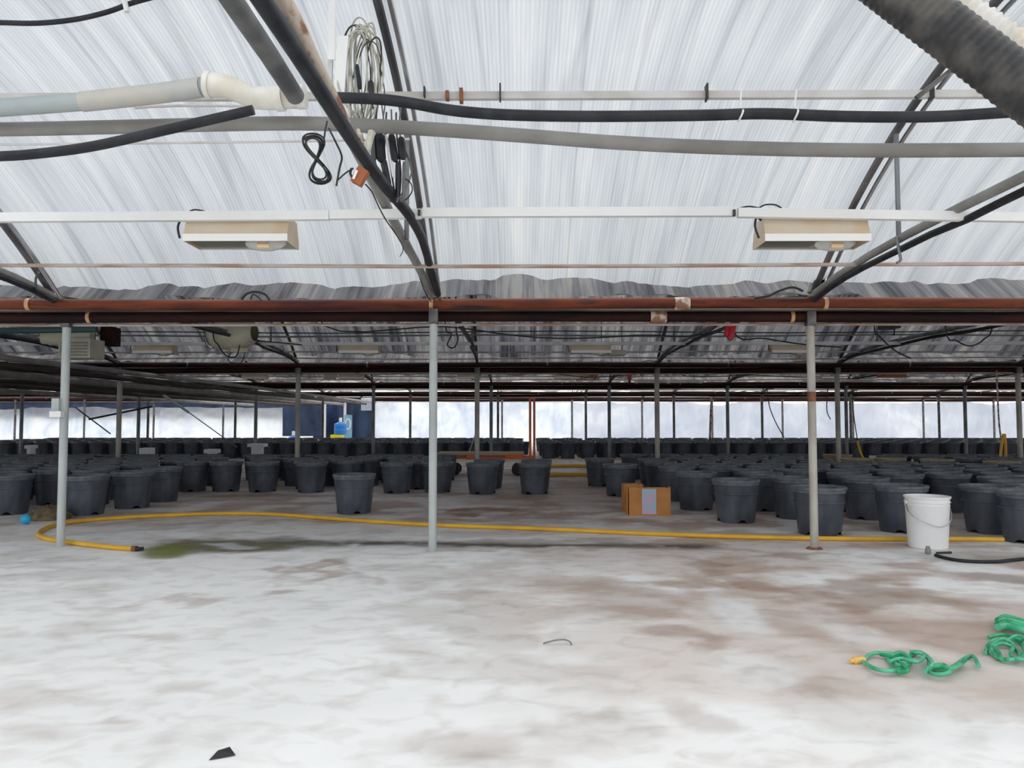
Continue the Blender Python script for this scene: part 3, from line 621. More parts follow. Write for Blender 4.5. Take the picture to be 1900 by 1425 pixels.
# ---------------------------------------------------------------- lamps
def lamp_tree():
    t = thing('grow_lamp', 'lamp', 'lamp', (0, 0, 0)); L = 0.51; h = 0.13; D = 0.20
    prof = [(0, 0), (0, 0.034), (0.035, h), (D - 0.035, h), (D, 0.034), (D, 0)]        # y, z outline of the hood
    v = []; n = len(prof)
    for x in (-L / 2, L / 2):
        for (y, z) in prof: v.append((x, y, z))
    MB().add(v, [(1, 2, n + 2, n + 1), (2, 3, n + 3, n + 2), (3, 4, n + 4, n + 3)]).build('hood', M_lampcream, t, smooth=False)
    lip = MB()
    lip.box((0, 0, 0.018), (L + .012, 0.006, 0.036)); lip.box((0, D, 0.018), (L + .012, 0.006, 0.036))
    lip.build('lip', M_lamplip, t, smooth=False)
    for s in (-1, 1):
        x = s * L / 2
        MB().add([(x, y, z) for (y, z) in prof] + [(x + s * 0.004, y, z) for (y, z) in prof], [tuple(range(n)), tuple(range(2 * n - 1, n - 1, -1))] + [(i, (i + 1) % n, n + (i + 1) % n, n + i) for i in range(n)]).build('end_plate', M_lampcream, t, smooth=False)
    MB().add([(-L / 2 + .004, .006, .004), (L / 2 - .004, .006, .004), (L / 2 - .004, .05, .10), (-L / 2 + .004, .05, .10), (L / 2 - .004, D - .05, .10), (-L / 2 + .004, D - .05, .10), (L / 2 - .004, D - .006, .004), (-L / 2 + .004, D - .006, .004)],
             [(0, 1, 2, 3), (3, 2, 4, 5), (5, 4, 6, 7)]).build('lining', M_lampin, t, smooth=False)
    MB().box((-0.11, D / 2, 0.035), (0.26, D - 0.03, 0.05)).build('ballast_cover', M_lampin, t)
    g = MB().lathe([(0.018, -0.10), (0.035, -0.08), (0.045, -0.02), (0.045, 0.03), (0.03, 0.08), (0.012, 0.105), (0, 0.11)], 16, (0.12, D / 2, 0.016), M=Matrix.Rotation(math.pi / 2, 3, 'Y')).build('bulb', M_glass, t)
    MB().lathe([(0, -0.03), (0.016, -0.03), (0.016, 0.03), (0, 0.03)], 10, (0.12, D / 2 - 0.03, -0.004), M=Matrix.Rotation(math.pi / 2, 3, 'Y')).build('amber_glint', M_amber, g)  # amber piece paints the orange glint on the bulb glass
    for x in (-0.2, 0.2):
        MB().tube([(x, D / 2, h), (x, D / 2 - 0.02, h + 0.02), (x, 0.05, h + 0.03), (x, 0.03, h + 0.014)], 0.004, 6, 3).build('hanger', M_wire, t)
    MB().tube([(-L / 2 - .004, 0.06, h - 0.01), (-L / 2 - 0.03, 0.05, h), (-L / 2 - 0.045, 0.03, h - 0.05), (-L / 2 - 0.03, 0.02, h - 0.11)], 0.006, 6, 4).build('power_cord', M_cable, t)
    return t
lp = lamp_tree()
spots = [(436, 3.70, 447, 'cream grow lamp under the white rail, left of the near bay'), (1518, 3.70, 447, 'cream grow lamp under the white rail, right of the near bay'),
         (665, 9.86, 652, 'tan grow lamp seen just left of the middle post below the red pipes'), (1097, 9.86, 652, 'tan grow lamp near the middle below the red pipes'),
         (1470, 9.86, 652, 'tan grow lamp half hidden behind the rust-banded post'), (282, 9.86, 652, 'tan grow lamp right of the cream fan unit at the left'),
         (470, 16.02, 702, 'small far tan grow lamp, leftmost of the second bay behind'), (650, 16.02, 702, 'small far grow lamp left of the middle post, second bay behind'),
         (870, 16.02, 702, 'small far grow lamp right of the middle post, second bay behind'), (1052, 16.02, 702, 'small far grow lamp above the orange cart, second bay behind')]
for i, (px_, yd, py_, lb) in enumerate(spots):
    o = lp if i == 0 else copy_tree(lp)
    o.location = P(px_, py_, yd); o['label'] = lb
    if i >= 2: o.location.z = EYE + 0.875
# loops of cable lying on the rail above the lamps
for pa, lb in (([P(1372, 386, 3.7), P(1390, 383, 3.69), P(1408, 386, 3.7)], 'small'), ([P(1408, 386, 3.7), P(1420, 380, 3.69), P(1438, 380, 3.69), P(1450, 386, 3.7)], 'larger'), ([P(352, 392, 3.7), P(362, 389, 3.69), P(380, 392, 3.7)], 'left')):
    tag(MB().tube(pa, 0.004, 6, 4).build('cable_loop', M_cable), {'small': 'small dark cable loop on the white rail, left of the larger loop', 'larger': 'larger dark cable loop on the white rail above the right lamp', 'left': 'dark cable loop on the white rail above the left lamp'}[lb], 'cable')

# ---------------------------------------------------------------- hanging things round the middle tie bar
s1 = thing('white_strap', 'white strap hanging from the roof beside the coiled wires', 'strap')
MB().box((P(615, 0, 3.3) + P(617, 60, 3.3)) / 2, (0.032, 0.006, 0.40)).build('strap', M_whiteplast, s1)
wb_ = thing('white_sleeve', 'white rectangular plastic sleeve hanging left of the coiled wires', 'sleeve')
A, B_ = P(626, 68, 3.3), P(640, 185, 3.3); MB().box((A + B_) / 2, (0.048, 0.016, (A - B_).length), Matrix.Rotation(0.06, 3, 'Y')).build('sleeve', M_whiteplast, wb_)
A, B_ = P(610, 60, 3.34), P(616, 185, 3.34); MB().box((A + B_) / 2, (0.022, 0.012, (A - B_).length), Matrix.Rotation(0.03, 3, 'Y')).build('side_flap', M_purlin, wb_)
M_cwire = mat('cream_wire', (0.56, 0.55, 0.46), 0.5, 0.0, (0.42, 0.41, 0.36), 20)
cw = thing('wire_coil', 'coils of cream and grey wire hanging beside the cream tie bar', 'wire coil')
rnd = random.Random(3)
for i in range(15):
    cx = rnd.uniform(648, 696); w_ = rnd.uniform(9, 32); top_ = rnd.uniform(26, 80); bot = rnd.uniform(190, 262); yd = 3.36 + rnd.uniform(-.06, .06)
    pts = []
    for j in range(19):
        a = 2 * math.pi * j / 18; pts.append(P(cx + w_ * math.cos(a) + 5 * math.sin(2 * a + i), (top_ + bot) / 2 - (bot - top_) / 2 * math.sin(a), yd + 0.02 * math.sin(3 * a)))
    MB().tube(pts, rnd.choice((0.0028, 0.004, 0.005)), 6, 2).build('wire_loop', M_cwire if i % 3 else M_wire, cw)
pw_ = thing('cable_bundle', 'bundle of black plugs and cables hanging below the coiled wires', 'cable bundle')
for (xa, ya, xb, yb, w_, mm) in ((668, 165, 662, 120, 8, M_hose), (688, 150, 690, 182, 9, M_cable), (704, 248, 708, 300, 17, M_hose), (712, 296, 722, 345, 10, M_cable), (726, 250, 734, 300, 13, M_hose), (744, 255, 748, 296, 13, M_cable),
                             (738, 300, 738, 366, 9, M_cable), (716, 250, 730, 330, 5, M_whiteplast), (690, 245, 694, 300, 10, M_greyend), (750, 300, 748, 372, 6, M_greyend)):
    A, B_ = P(xa, ya, 3.29), P(xb, yb, 3.29); d_ = (B_ - A)
    MB().tube([A, A.lerp(B_, .1), A.lerp(B_, .9), B_], [w_ / F * 1.75 * .7, w_ / F * 1.75, w_ / F * 1.75, w_ / F * 1.75 * .6], 8).build('plug', mm, pw_)
for i in range(7):
    x0 = 690 + i * 9; MB().tube([P(x0, 190 + rnd.uniform(0, 20), 3.30), P(x0 + rnd.uniform(-6, 8), 250, 3.31), P(x0 + rnd.uniform(0, 20), 320, 3.30), P(735 + rnd.uniform(-12, 12), 375, 3.29)], 0.004, 6, 4).build('cord', M_cable if i % 2 else M_greyend, pw_)
MB().tube([P(750, 330, 3.29), P(762, 340, 3.29), P(765, 353, 3.29), P(758, 366, 3.29), P(750, 372, 3.29)], 0.003, 6, 4).build('cord', M_cable, pw_)
crm = thing('cream_bracket', 'cream angled bracket below the grey pipe beside the plugs', 'bracket')
MB().tube([P(690, 245, 3.02), P(682, 272, 3.0), P(676, 300, 3.0)], 0.016, 8).build('arm', M_cwire, crm); MB().tube([P(664, 240, 3.0), P(678, 285, 3.0)], 0.008, 8).build('arm', M_flaked, crm)
# figure of eight cord
e8 = thing('coiled_cord', 'black cord tied in a figure of eight hanging by the thick hose', 'cord')
for i in range(5):
    pts = []
    for j in range(25):
        a = 2 * math.pi * j / 24; yy = 296 - 43 * math.cos(a) ; s_ = math.sin(2 * a); cxx = 588 + (yy - 296) * 0.20
        wdt = 12.5 + i * 1.9
        pts.append(P(cxx + wdt * s_ + (i % 3 - 1) * 1.5, 296 + (yy - 296) * (0.9 + 0.045 * i) + (i % 2) * 3 - 2, 2.78 + 0.006 * i))
    MB().tube(pts, 0.0036, 6, 2).build('loop', M_cable, e8)
MB().tube([P(607, 225, 2.8), P(603, 245, 2.79), P(600, 268, 2.78)], 0.0035, 6, 3).build('lead', M_cable, e8)
MB().tube([P(610, 238, 2.78), P(622, 262, 2.78), P(634, 290, 2.78), P(630, 312, 2.78), P(624, 345, 2.78)], 0.004, 6, 4).build('lead', M_cable, e8)
MB().tube([P(625, 336, 2.78), P(640, 322, 2.78), P(656, 312, 2.78)], 0.003, 6, 3).build('lead', M_cable, e8)
ob = thing('orange_box', 'small orange-brown plug box hanging by the thick hose', 'plug box')
MB().box(P(668, 328, 2.8), (0.042, 0.035, 0.062), Matrix.Rotation(0.5, 3, 'Y')).build('case', M_tan, ob); MB().box(P(659, 324, 2.775), (0.008, 0.006, 0.035), Matrix.Rotation(0.4, 3, 'Y')).build('sticker', M_whiteplast, ob)
MB().tube([P(653, 312, 2.79), P(650, 322, 2.79), P(658, 338, 2.79)], 0.005, 6, 3).build('handle', M_cable, ob)
tag(MB().tube([P(678, 342, 2.8), P(690, 356, 2.85), P(702, 382, 2.95), P(716, 408, 3.1), P(738, 440, 3.4), P(748, 462, 4.2), P(742, 476, 4.7)], 0.003, 6, 5).build('thin_cable', M_cable), 'thin black cable dropping from the orange-brown plug box', 'cable')
tag(MB().tube([P(748, 458, 4.75), P(754, 470, 4.75), P(766, 482, 4.75), P(788, 540, 5.3), P(800, 560, 5.45)], 0.004, 6, 5).build('thin_cable', M_cable), 'thin black cable running down to the top of the middle post', 'cable')
# hooks hanging from the right tie bar
tag(MB().tube([P(1664, 440, 4.2), P(1668, 465, 4.2), P(1671, 482, 4.2), P(1664, 488, 4.2)], 0.008, 6, 4).build('pipe_hook', M_steel), 'grey hook hanging below the right tie bar', 'hook')
tag(MB().tube([P(72, 505, 5.0), P(66, 520, 5.1), P(68, 545, 5.4), P(60, 552, 5.5)], 0.008, 6, 4).build('pipe_hook', M_steel), 'dark hook above the red pipes at the far left', 'hook')
# loose cables on the red pipes
tag(MB().tube([P(448, 556, 5.45), P(458, 545, 5.45), P(475, 541, 5.45), P(492, 546, 5.45), P(500, 556, 5.45)], 0.010, 8, 5).build('cable_loop', M_cable), 'black cable arching over the red pipes below the left lamp', 'cable')
tag(MB().tube([P(465, 556, 5.46), P(470, 546, 5.46), P(480, 552, 5.46), P(486, 558, 5.46)], 0.006, 8, 5).build('cable_loop', M_cable), 'short black cable inside the arching loop on the red pipes', 'cable')
tag(MB().tube([P(1400, 553, 5.45), P(1425, 549, 5.45), P(1445, 540, 5.45), P(1470, 533, 5.45), P(1490, 540, 5.45)], 0.009, 8, 5).build('cable_loop', M_cable), 'black cable bunched left of the rust-banded post top', 'cable')

# ---------------------------------------------------------------- clutter in the bays behind
fan = thing('circulation_fan', 'cream drum fan hanging below the red pipes at the left', 'fan', P(432, 618, 9.0))
MB().lathe([(0.10, -0.28), (0.16, -0.26), (0.20, -0.18), (0.20, 0.1), (0.15, 0.24), (0.10, 0.28)], 24, M=Matrix.Rotation(math.pi / 2, 3, 'Y') @ Matrix.Rotation(0.15, 3, 'X')).build('housing', M_cream, fan)
for r in (0.05, 0.1, 0.15, 0.19): MB().tube([(-0.27, r * math.cos(a), r * math.sin(a)) for a in np.linspace(0, 2 * math.pi, 17)], 0.005, 6).build('guard_ring', M_dsteel, fan)
MB().box((0.1, 0, -0.21), (0.2, 0.12, 0.05)).build('motor', M_cream, fan)
MB().tube([(0.0, 0, -0.2), (-0.05, 0, -0.33), (0.1, 0, -0.36), (0.16, 0, -0.2)], 0.006, 6, 4).build('cord', M_cable, fan)
MB().tube([(0, 0, 0.19), (0, 0, 0.92)], 0.008, 6).build('hanger', M_dsteel, fan)
uh = thing('unit_heater', 'grey-beige heater box with a round duct hanging behind the left post', 'heater', P(152, 645, 8.6))
MB().box((0, 0, -0.02), (0.36, 0.3, 0.22)).build('case', M_cream, uh, smooth=False)
MB().tube([(-0.42, -.05, 0.11), (-0.18, -.03, 0.09), (0.12, 0, 0.11)], 0.075, 16).build('duct', M_cream, uh)
for z in np.arange(-0.1, 0.07, 0.035): MB().box((0, -0.155, z), (0.30, 0.02, 0.008)).build('louvre', M_steel, uh)
for x in (-0.15, 0.15): MB().tube([(x, 0, 0.09), (x, 0, 1.12)], 0.006, 6).build('hanger', M_dsteel, uh)
tag(MB().tube([P(-80, 615, 8.2), P(40, 613, 8.2), P(180, 611, 8.2)], 0.035, 10).build('teal_pipe', mat('teal_pipe', (0.035, 0.09, 0.09), 0.5)), 'dark teal pipe above the grey heater box, left', 'pipe')
rc = thing('red_canister', 'bright red canister hanging below the red pipes left of the rust-banded post', 'canister', P(1355, 615, 7.4))
R_ = Matrix.Rotation(0.18, 3, 'Y')
MB().lathe([(0, -0.085), (0.03, -0.08), (0.036, -0.06), (0.036, 0.07), (0.03, 0.085), (0, 0.088)], 16, (0.012, 0, 0), M=R_).build('body', M_red, rc)
MB().lathe([(0, -0.07), (0.022, -0.065), (0.026, -0.05), (0.026, 0.05), (0.02, 0.06), (0, 0.062)], 14, (-0.03, 0, 0.02), M=R_).build('side_tank', M_red, rc)
MB().tube([(0.03, 0, 0.08), (0.045, 0, 0.0), (0.05, 0, -0.06), (0.035, 0, -0.1)], 0.003, 6, 4).build('cord', M_cable, rc)
MB().tube([(0, 0, 0.08), (-0.02, 0, 0.16), (0, 0, 0.98)], 0.003, 6).build('hanger', M_wire, rc)
rc2 = thing('red_canister', 'small red canister hanging farther back above the orange cart', 'canister', P(1168, 695, 13.2))
MB().lathe([(0, -0.09), (0.035, -0.085), (0.042, -0.05), (0.042, 0.09), (0, 0.095)], 14).build('body', M_red, rc2); MB().tube([(0, 0, -0.09), (0, 0, -0.15)], 0.02, 8).build('nozzle', M_cable, rc2)
MB().tube([(0, 0, 0.09), (0, 0, 0.92)], 0.004, 6).build('hanger', M_wire, rc2)
cabs = [([(600, 604), (820, 606), (950, 622), (1050, 628), (1180, 622), (1330, 606)], 8.0, 'black cable sagging right of the middle post below the red pipes'),
        ([(1360, 612), (1420, 628), (1500, 640), (1560, 644)], 8.0, 'black cable sagging from the red canister to the rust-banded post'),
        ([(826, 600), (838, 618), (830, 640), (842, 645), (850, 628), (846, 600)], 7.6, 'black cable loop hanging just right of the middle post'),
        ([(395, 612), (405, 640), (420, 660), (438, 661), (445, 640)], 8.8, 'black cable loop hanging under the cream fan'),
        ([(1622, 602), (1630, 622), (1660, 650), (1690, 665)], 8.4, 'black cable hanging right of the rust-banded post'),
        ([(1660, 602), (1656, 622)], 8.4, 'short black cable end below the red pipes, right'),
        ([(1755, 612), (1775, 632), (1800, 642), (1825, 630), (1842, 598)], 8.4, 'thin cable sagging at the far right below the red pipes'),
        ([(560, 640), (520, 636), (472, 632)], 9.2, 'dark bar slanting left of the second row post'),
        ([(930, 688), (1010, 692), (1100, 700), (1200, 692), (1240, 684)], 14.0, 'dark cable sagging across the second bay behind'),
        ([(1250, 690), (1400, 696), (1560, 702), (1650, 688)], 14.0, 'dark cable sagging at the right of the second bay behind')]
for pts, yd, lb in cabs:
    q_ = [P(a, b_, yd) for a, b_ in pts]
    y0_ = ROWS[0] if yd < ROWS[1] else ROWS[1]; up = arch((yd - y0_ - SPAN / 2) / (SPAN / 2)) + 0.01
    for e_ in (0, -1):
        if pts[e_][1] < (614 if yd < 10 else 694):
            p_ = Vector((q_[e_].x, yd, up)); q_ = [p_] + q_ if e_ == 0 else q_ + [p_]
    tag(MB().tube(q_, 0.008, 6, 5).build('cable', M_cable), lb, 'cable')
# curtain wires and battens that cross the bays behind
for bi, zz in ((1, (0.93, 1.08, 1.18, 1.30)), (2, (0.93, 1.10, 1.22)), (3, (0.95, 1.15))):
    y0 = ROWS[bi - 1]
    for j, z in enumerate(zz):
        yy_ = y0 + SPAN - (0.35, 2.5, 1.2, 3.0)[j]; L_ = min(XW, (y0 + SPAN) * 0.75 + 2)
        tag(MB().tube([(x, yy_, EYE + z + 0.012 * math.sin(x * 1.1 + j)) for x in np.linspace(-L_, L_, 24)], (0.011, 0.008, 0.014, 0.008)[j], 6).build('curtain_wire', (M_rustrod, M_wire, M_greypipe, M_wire)[j]),
            '%s line above the gutter crossing the %s bay back' % (('pale rust-flecked lowest', 'thin dark second', 'thick grey third', 'thin dark topmost')[j], ('', 'first', 'second', 'third')[bi]), 'wire')
for a, b_, py_, lb in ((1493, 1622, 706, 'left'), (1668, 1782, 706, 'right'), (1180, 1300, 708, 'middle')):
    tg_ = thing('white_pipe', '%s length of the whitish pipe hanging under the second bay back, right half' % lb, 'pipe')
    MB().tube([P(a, py_, 17.0), P(b_, py_, 17.0)], 0.032, 10).build('pipe', M_purlin, tg_)
    for q_ in (a, b_, (a + b_) / 2): MB().tube([P(q_ - 3, py_, 17.0), P(q_ + 3, py_, 17.0)], 0.042, 10).build('joint', M_rail, tg_)
    for q_ in (a + 12, b_ - 12): p_ = P(q_, py_, 17.0); MB().tube([p_, (p_.x, p_.y, arch((17.0 - 14.84) / 3.08) + .02)], 0.006, 6).build('hanger', M_wire, tg_)
# boxes of equipment hung in the bays behind
for px_, py_, yd, w_, h_, mm, lb in ((1650, 603, 8.6, .16, .09, M_cable, 'black control box tucked under the red pipes, right half'), (205, 625, 8.9, .14, .22, M_rustdark, 'dark brown box right of the grey heater, left'),
                            (1655, 695, 15.2, .5, .12, M_tan, 'brownish box hanging under the second bay back, right'), (1135, 655, 10.4, .35, .07, M_cream, 'cream tray on the second gutter pipes near the middle'),
                            (612, 697, 16.5, .22, .16, M_cream, 'cream box hanging left of the middle post, second bay back'), (1090, 700, 16.6, .5, .14, M_flaked, 'pinkish tray above the orange cart, second bay back')):
    p_ = P(px_, py_, yd); t_ = thing('hanging_box', lb, 'box', p_)
    MB().box((0, 0, 0), (w_, .2, h_)).build('case', mm, t_, smooth=False); MB().box((0, -0.102, 0), (w_ * .8, .006, h_ * .6)).build('front_cover', mm, t_, smooth=False)
    y0_ = max(r for r in ROWS if r < yd); up = arch((yd - y0_ - SPAN / 2) / (SPAN / 2)) + .02
    for sx in (-.4, .4): MB().tube([(sx * w_, 0, h_ / 2), (sx * w_, 0, up - p_.z)], .005, 6).build('hanger', M_wire, t_)
# brown pipes that run away from the camera at the left
for i, (x, z, r) in enumerate([(-5.6, 0.68, 0.035), (-5.95, 0.62, 0.04), (-6.35, 0.68, 0.035), (-6.8, 0.60, 0.045), (-7.25, 0.67, 0.035), (-7.7, 0.59, 0.04), (-8.2, 0.66, 0.045), (-8.8, 0.58, 0.045), (-9.45, 0.66, 0.045), (-10.3, 0.58, 0.05), (-11.6, 0.65, 0.05)]):
    o = MB().tube([(x + 0.04 * math.sin(y * .5 + i), y, EYE + z) for y in np.linspace(7.0, 29.5, 12)], r, 10).build('long_brown_pipe', M_browndark if i % 3 else M_greypipe)
    tag(o, '%s pipe running away at the far left, %s from the right of its bunch' % ('brown' if i % 3 else 'grey', ordw[i]), 'pipe', 'brown pipes at the far left' if i % 3 else 'grey pipes at the far left')
# braces seen against the left sheeting
for (a, b_, yd, r, mm, lb) in (((303, 733), (350, 765), 17.5, .03, M_post, 'white diagonal brace above the left white sheeting'), ((165, 778), (282, 754), 17.6, .022, M_cable, 'black diagonal brace against the left white sheeting'),
                           ((140, 756), (205, 805), 17.8, .016, M_dsteel, 'thin dark brace falling right against the left sheeting'), ((350, 765), (440, 830), 17.7, .012, M_steel, 'thin grey wire falling right in front of the left sheeting')):
    tag(MB().tube([P(*a, yd), P(*b_, yd)], r, 8).build('brace', mm), lb, 'brace')
# hanging lines near the right
for (pts, yd, mm, r, lb) in (([(1422, 717), (1428, 755), (1440, 785), (1455, 812)], 17.95, M_cable, .012, 'dark cord hanging before the back wall left of the rust-banded post'),
                         ([(1536, 718), (1534, 760), (1541, 778)], 17.95, M_cable, .012, 'short dark cord hanging beside the second row post, right'),
                         ([(1581, 717), (1584, 770), (1590, 810), (1591, 818)], 17.95, M_cable, .012, 'dark upper length of hose above the yellow hose end over the right pots'),
                         ([(1591, 818), (1593, 827), (1597, 840), (1602, 850)], 17.95, M_yellow, .028, 'short yellow hose end hanging over the right pots'),
                         ([(1849, 688), (1853, 775), (1857, 812)], 11.6, M_flaked, .012, 'pinkish cord beside the far right post'),
                         ([(1320, 738), (1318, 790), (1316, 845)], 20, M_flaked, .03, 'thin pale wooden stake before the back wall')):
    tag(MB().tube([P(a, b_, yd) for a, b_ in pts], r, 8, 4).build('hanging_line', mm), lb, 'stake' if 'stake' in lb else 'hose' if 'hose' in lb else 'cord')
yh = MB(); yh.tube([P(1862, 805, 11.6), P(1858, 830, 11.6), P(1856, 852, 11.6)], 0.020, 8, 4); yh.tube([P(1864, 805, 11.6), P(1866, 830, 11.6), P(1866, 850, 11.6)], 0.020, 8, 4)
tag(yh.build('yellow_hose', M_yellow), 'doubled yellow hose hanging on the far right post', 'hose')
# light switch boxes on the sheets
# ---------------------------------------------------------------- pots
def pot_meshes(n=32, tan=False, simple=False):
    H, RT, RB = 0.395, 0.215, 0.168
    m = MB()
    def rad(z): return RB + (RT - 0.008 - RB) * (z / H) ** 0.9
    if simple:
        m.lathe([(RB, 0.0), (rad(.2), .2), (rad(.36), .36), (RT, .365), (RT, H), (RT - .012, H), (RT - 0.03, .25), (RB - .01, 0.04), (0, 0.04)], 12); return m
    zs = [0.0, 0.028, 0.034, 0.12, 0.2, 0.28, 0.345]
    v = []; f = []
    for i, z in enumerate(zs):
        for j in range(n):
            a = 2 * math.pi * j / n; notch = (j % 8) in (3, 4)
            r = rad(z) + (0.0018 if (j % 2 and i > 1) else 0)
            zz = 0.030 if (i == 0 and notch) else z
            if i == 1 and notch: zz = 0.032
            v.append((r * math.cos(a), r * math.sin(a), zz))
    for i in range(len(zs) - 1):
        for j in range(n):
            a = i * n + j; b_ = i * n + (j + 1) % n; f.append((a, b_, b_ + n, a + n))
    m.add(v, f)
    m.lathe([(rad(0.345), 0.345), (RT - 0.014, H - 0.004), (RT - 0.03, 0.30), (RT - 0.04, 0.2), (RB - 0.006, 0.045), (0, 0.045)], n)
    m.lathe([(rad(0.03) - 0.001, 0.032), (0, 0.036)], n)
    return m
pm = pot_meshes().mesh('pot_body', M_pot)
rim = MB().lathe([(0.203, 0.345), (0.212, 0.350), (0.214, 0.372), (0.221, 0.376), (0.222, 0.392), (0.217, 0.398), (0.203, 0.397), (0.199, 0.388), (0.198, 0.345)], 32).mesh('pot_rim', M_potrim)
band = MB().lathe([(0.2035, 0.262), (0.2065, 0.266), (0.2065, 0.272), (0.204, 0.276)], 32).mesh('ridge', M_pot)
pm_lit = pot_meshes().mesh('lit_pot_body', M_litpot); rim_lit = rim.copy(); rim_lit.materials[0] = M_litpot
far_mesh = pot_meshes(simple=True).mesh('far_pot', M_pot)
placed = []
prnd = random.Random(11)
def free(x, y, d=0.455): return all((x - a) ** 2 + (y - b_) ** 2 > d * d for a, b_ in placed)
def add_pot(x, y, label, group=None, tan=False, simple=False, s=1.0):
    placed.append((x, y))
    if simple:
        o = bpy.data.objects.new('plant_pot', far_mesh); COL.objects.link(o); tag(o, label, 'plant pot', group)
    else:
        o = thing('plant_pot', label, 'plant pot', (x, y, 0), group)
        for nm, me_ in (('body', pm_lit if tan else pm), ('rim', rim_lit if tan else rim)) + (() if tan else (('ridge', band),)):
            c = bpy.data.objects.new(nm, me_); COL.objects.link(c); c.parent = o
    o.location = (x, y, 0); o.rotation_euler = (0, 0, prnd.uniform(0, 6.28)); o.scale = (s, s, s)
    return o
single = [(657, 955, 'black plant pot standing alone left of the middle post, nearest the yellow hose'),
          (158, 958, 'black plant pot just right of the pale left post'), (100, 938, 'black plant pot behind the pale left post'), (16, 957, 'black plant pot at the left edge behind the dry grass'),
          (245, 945, 'black plant pot second to the right of the pale left post'), (300, 932, 'black plant pot third to the right of the pale left post'),
          (357, 913, 'black plant pot at the left end of the front row in the left block'), (419, 913, 'second black pot from the left in the front row of the left block'),
          (487, 914, 'third black pot from the left in the front row of the left block'), (577, 915, 'black pot behind and left of the lone pot'),
          (736, 916, 'black pot in the front row between the lone pot and the middle post'), (812, 915, 'black pot partly hidden by the pale middle post'),
          (895, 918, 'black pot first to the right of the pale middle post'), (992, 918, 'black pot at the left of the aisle, below the orange cart handle'),
          (1113, 903, 'black pot at the right of the aisle, behind its neighbour'), (1151, 922, 'black pot behind the left end of the orange cardboard boxes'),
          (1212, 905, 'black pot half hidden behind the orange cardboard boxes'), (1292, 948, 'black pot just right of the orange cardboard boxes'),
          (1366, 972, 'wide black pot second to the right of the cardboard boxes'), (1414, 950, 'black pot behind the second one right of the cardboard boxes'),
          (1474, 965, 'black pot half hidden left of the rust-banded post'), (1521, 996, 'black pot directly behind the rust-banded post'),
          (1607, 966, 'black pot in the second line right of the rust-banded post'), (1673, 991, 'black pot directly left of the white bucket'),
          (1836, 993, 'black pot directly right of the white bucket'), (1910, 1012, 'nearest black pot, cut by the right edge of the picture')]
for px_, py_, lb in single:
    g = G(px_, py_); y = g.y + 0.17; add_pot(g.x * y / g.y, y, lb)
def inview(x, y, m=30): px_ = 961 + x / y * F; return -m < px_ < 1900 + m
cnt = 0
LINES = {}
def relabel(objs, fmt, key):
    lines = {}
    for o, r in objs: lines.setdefault(r, []).append(o)
    for i, r in enumerate(sorted(lines)):
        for j, o in enumerate(sorted(lines[r], key=lambda q: q.location.x)): o['label'] = fmt % (ordw[j], ordw[i])
def fill(x0, x1, y0, y1, st, label, group, cond=lambda x, y: True, tanset=()):
    global cnt
    y = y0; r = 0; made = []
    while y < y1:
        x = x0 + (0.2 if r % 2 else 0)
        while x < x1:
            xx = x + prnd.uniform(-.03, .03); yy = y + prnd.uniform(-.03, .03)
            if cond(xx, yy) and inview(xx, yy) and free(xx, yy): made.append((add_pot(xx, yy, label, group), r)); cnt += 1
            x += st
        y += st * 1.02; r += 1
    relabel(made, label, None)
for px_, py_ in ((1555, 893), (1652, 905), (1740, 908), (1860, 915), (1590, 905)):  # tan pots stand in for pot rims and interiors catching light
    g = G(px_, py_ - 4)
    if not any(abs(g.x - colx(k)) < .32 and abs(g.y - ROWS[1]) < .32 for k in (1, 2, 3)) and free(g.x, g.y): add_pot(g.x, g.y, {1555: 'tan-coloured pot behind and right of the rust-banded post', 1652: 'tan-coloured pot behind the black pot left of the bucket', 1740: 'tan-coloured pot deep in the right block above the white bucket', 1860: 'tan-coloured pot deep in the right block near the right edge', 1590: 'second pot painted tan as if lit, right of the rust-banded post'}[px_], None, True)
fill(-9.0, -4.45, 8.05, 12.3, 0.50, '%s black pot from the left in the %s line of the left block', 'packed pots of the left block', lambda x, y: x > -9 and not (abs(x - colx(-2)) < .3 and abs(y - ROWS[1]) < .3))
fill(-4.40, -1.2, 10.55, 12.4, 0.50, '%s black pot from the left in the %s line behind the left front row', 'back lines of the left block', lambda x, y: not (abs(x - colx(-1)) < .3 and abs(y - ROWS[1]) < .3))
fill(-1.0, 0.4, 10.65, 11.2, 0.62, '%s black pot in the %s line behind the pots right of the middle post', 'pots beside the aisle', lambda x, y: not (abs(x - colx(0)) < .3 and abs(y - ROWS[1]) < .4))
fill(1.35, 9.2, 6.9, 12.4, 0.53, '%s black pot from the left in the %s line of the right block', 'packed pots of the right block',
     lambda x, y: (y > 8.5 and x > 1.7 or y > 7.6 and x > 2.85 or x > 4.5) and not any(abs(x - colx(k)) < .3 and abs(y - ROWS[1]) < .3 for k in (1, 2, 3)))
left_n = 300 - len(placed) - 4
farmade = []
rows_far = [18.85, 19.45, 20.2, 21.0, 22.0, 23.0, 23.6]
stuffmb = MB(); used_ = 0
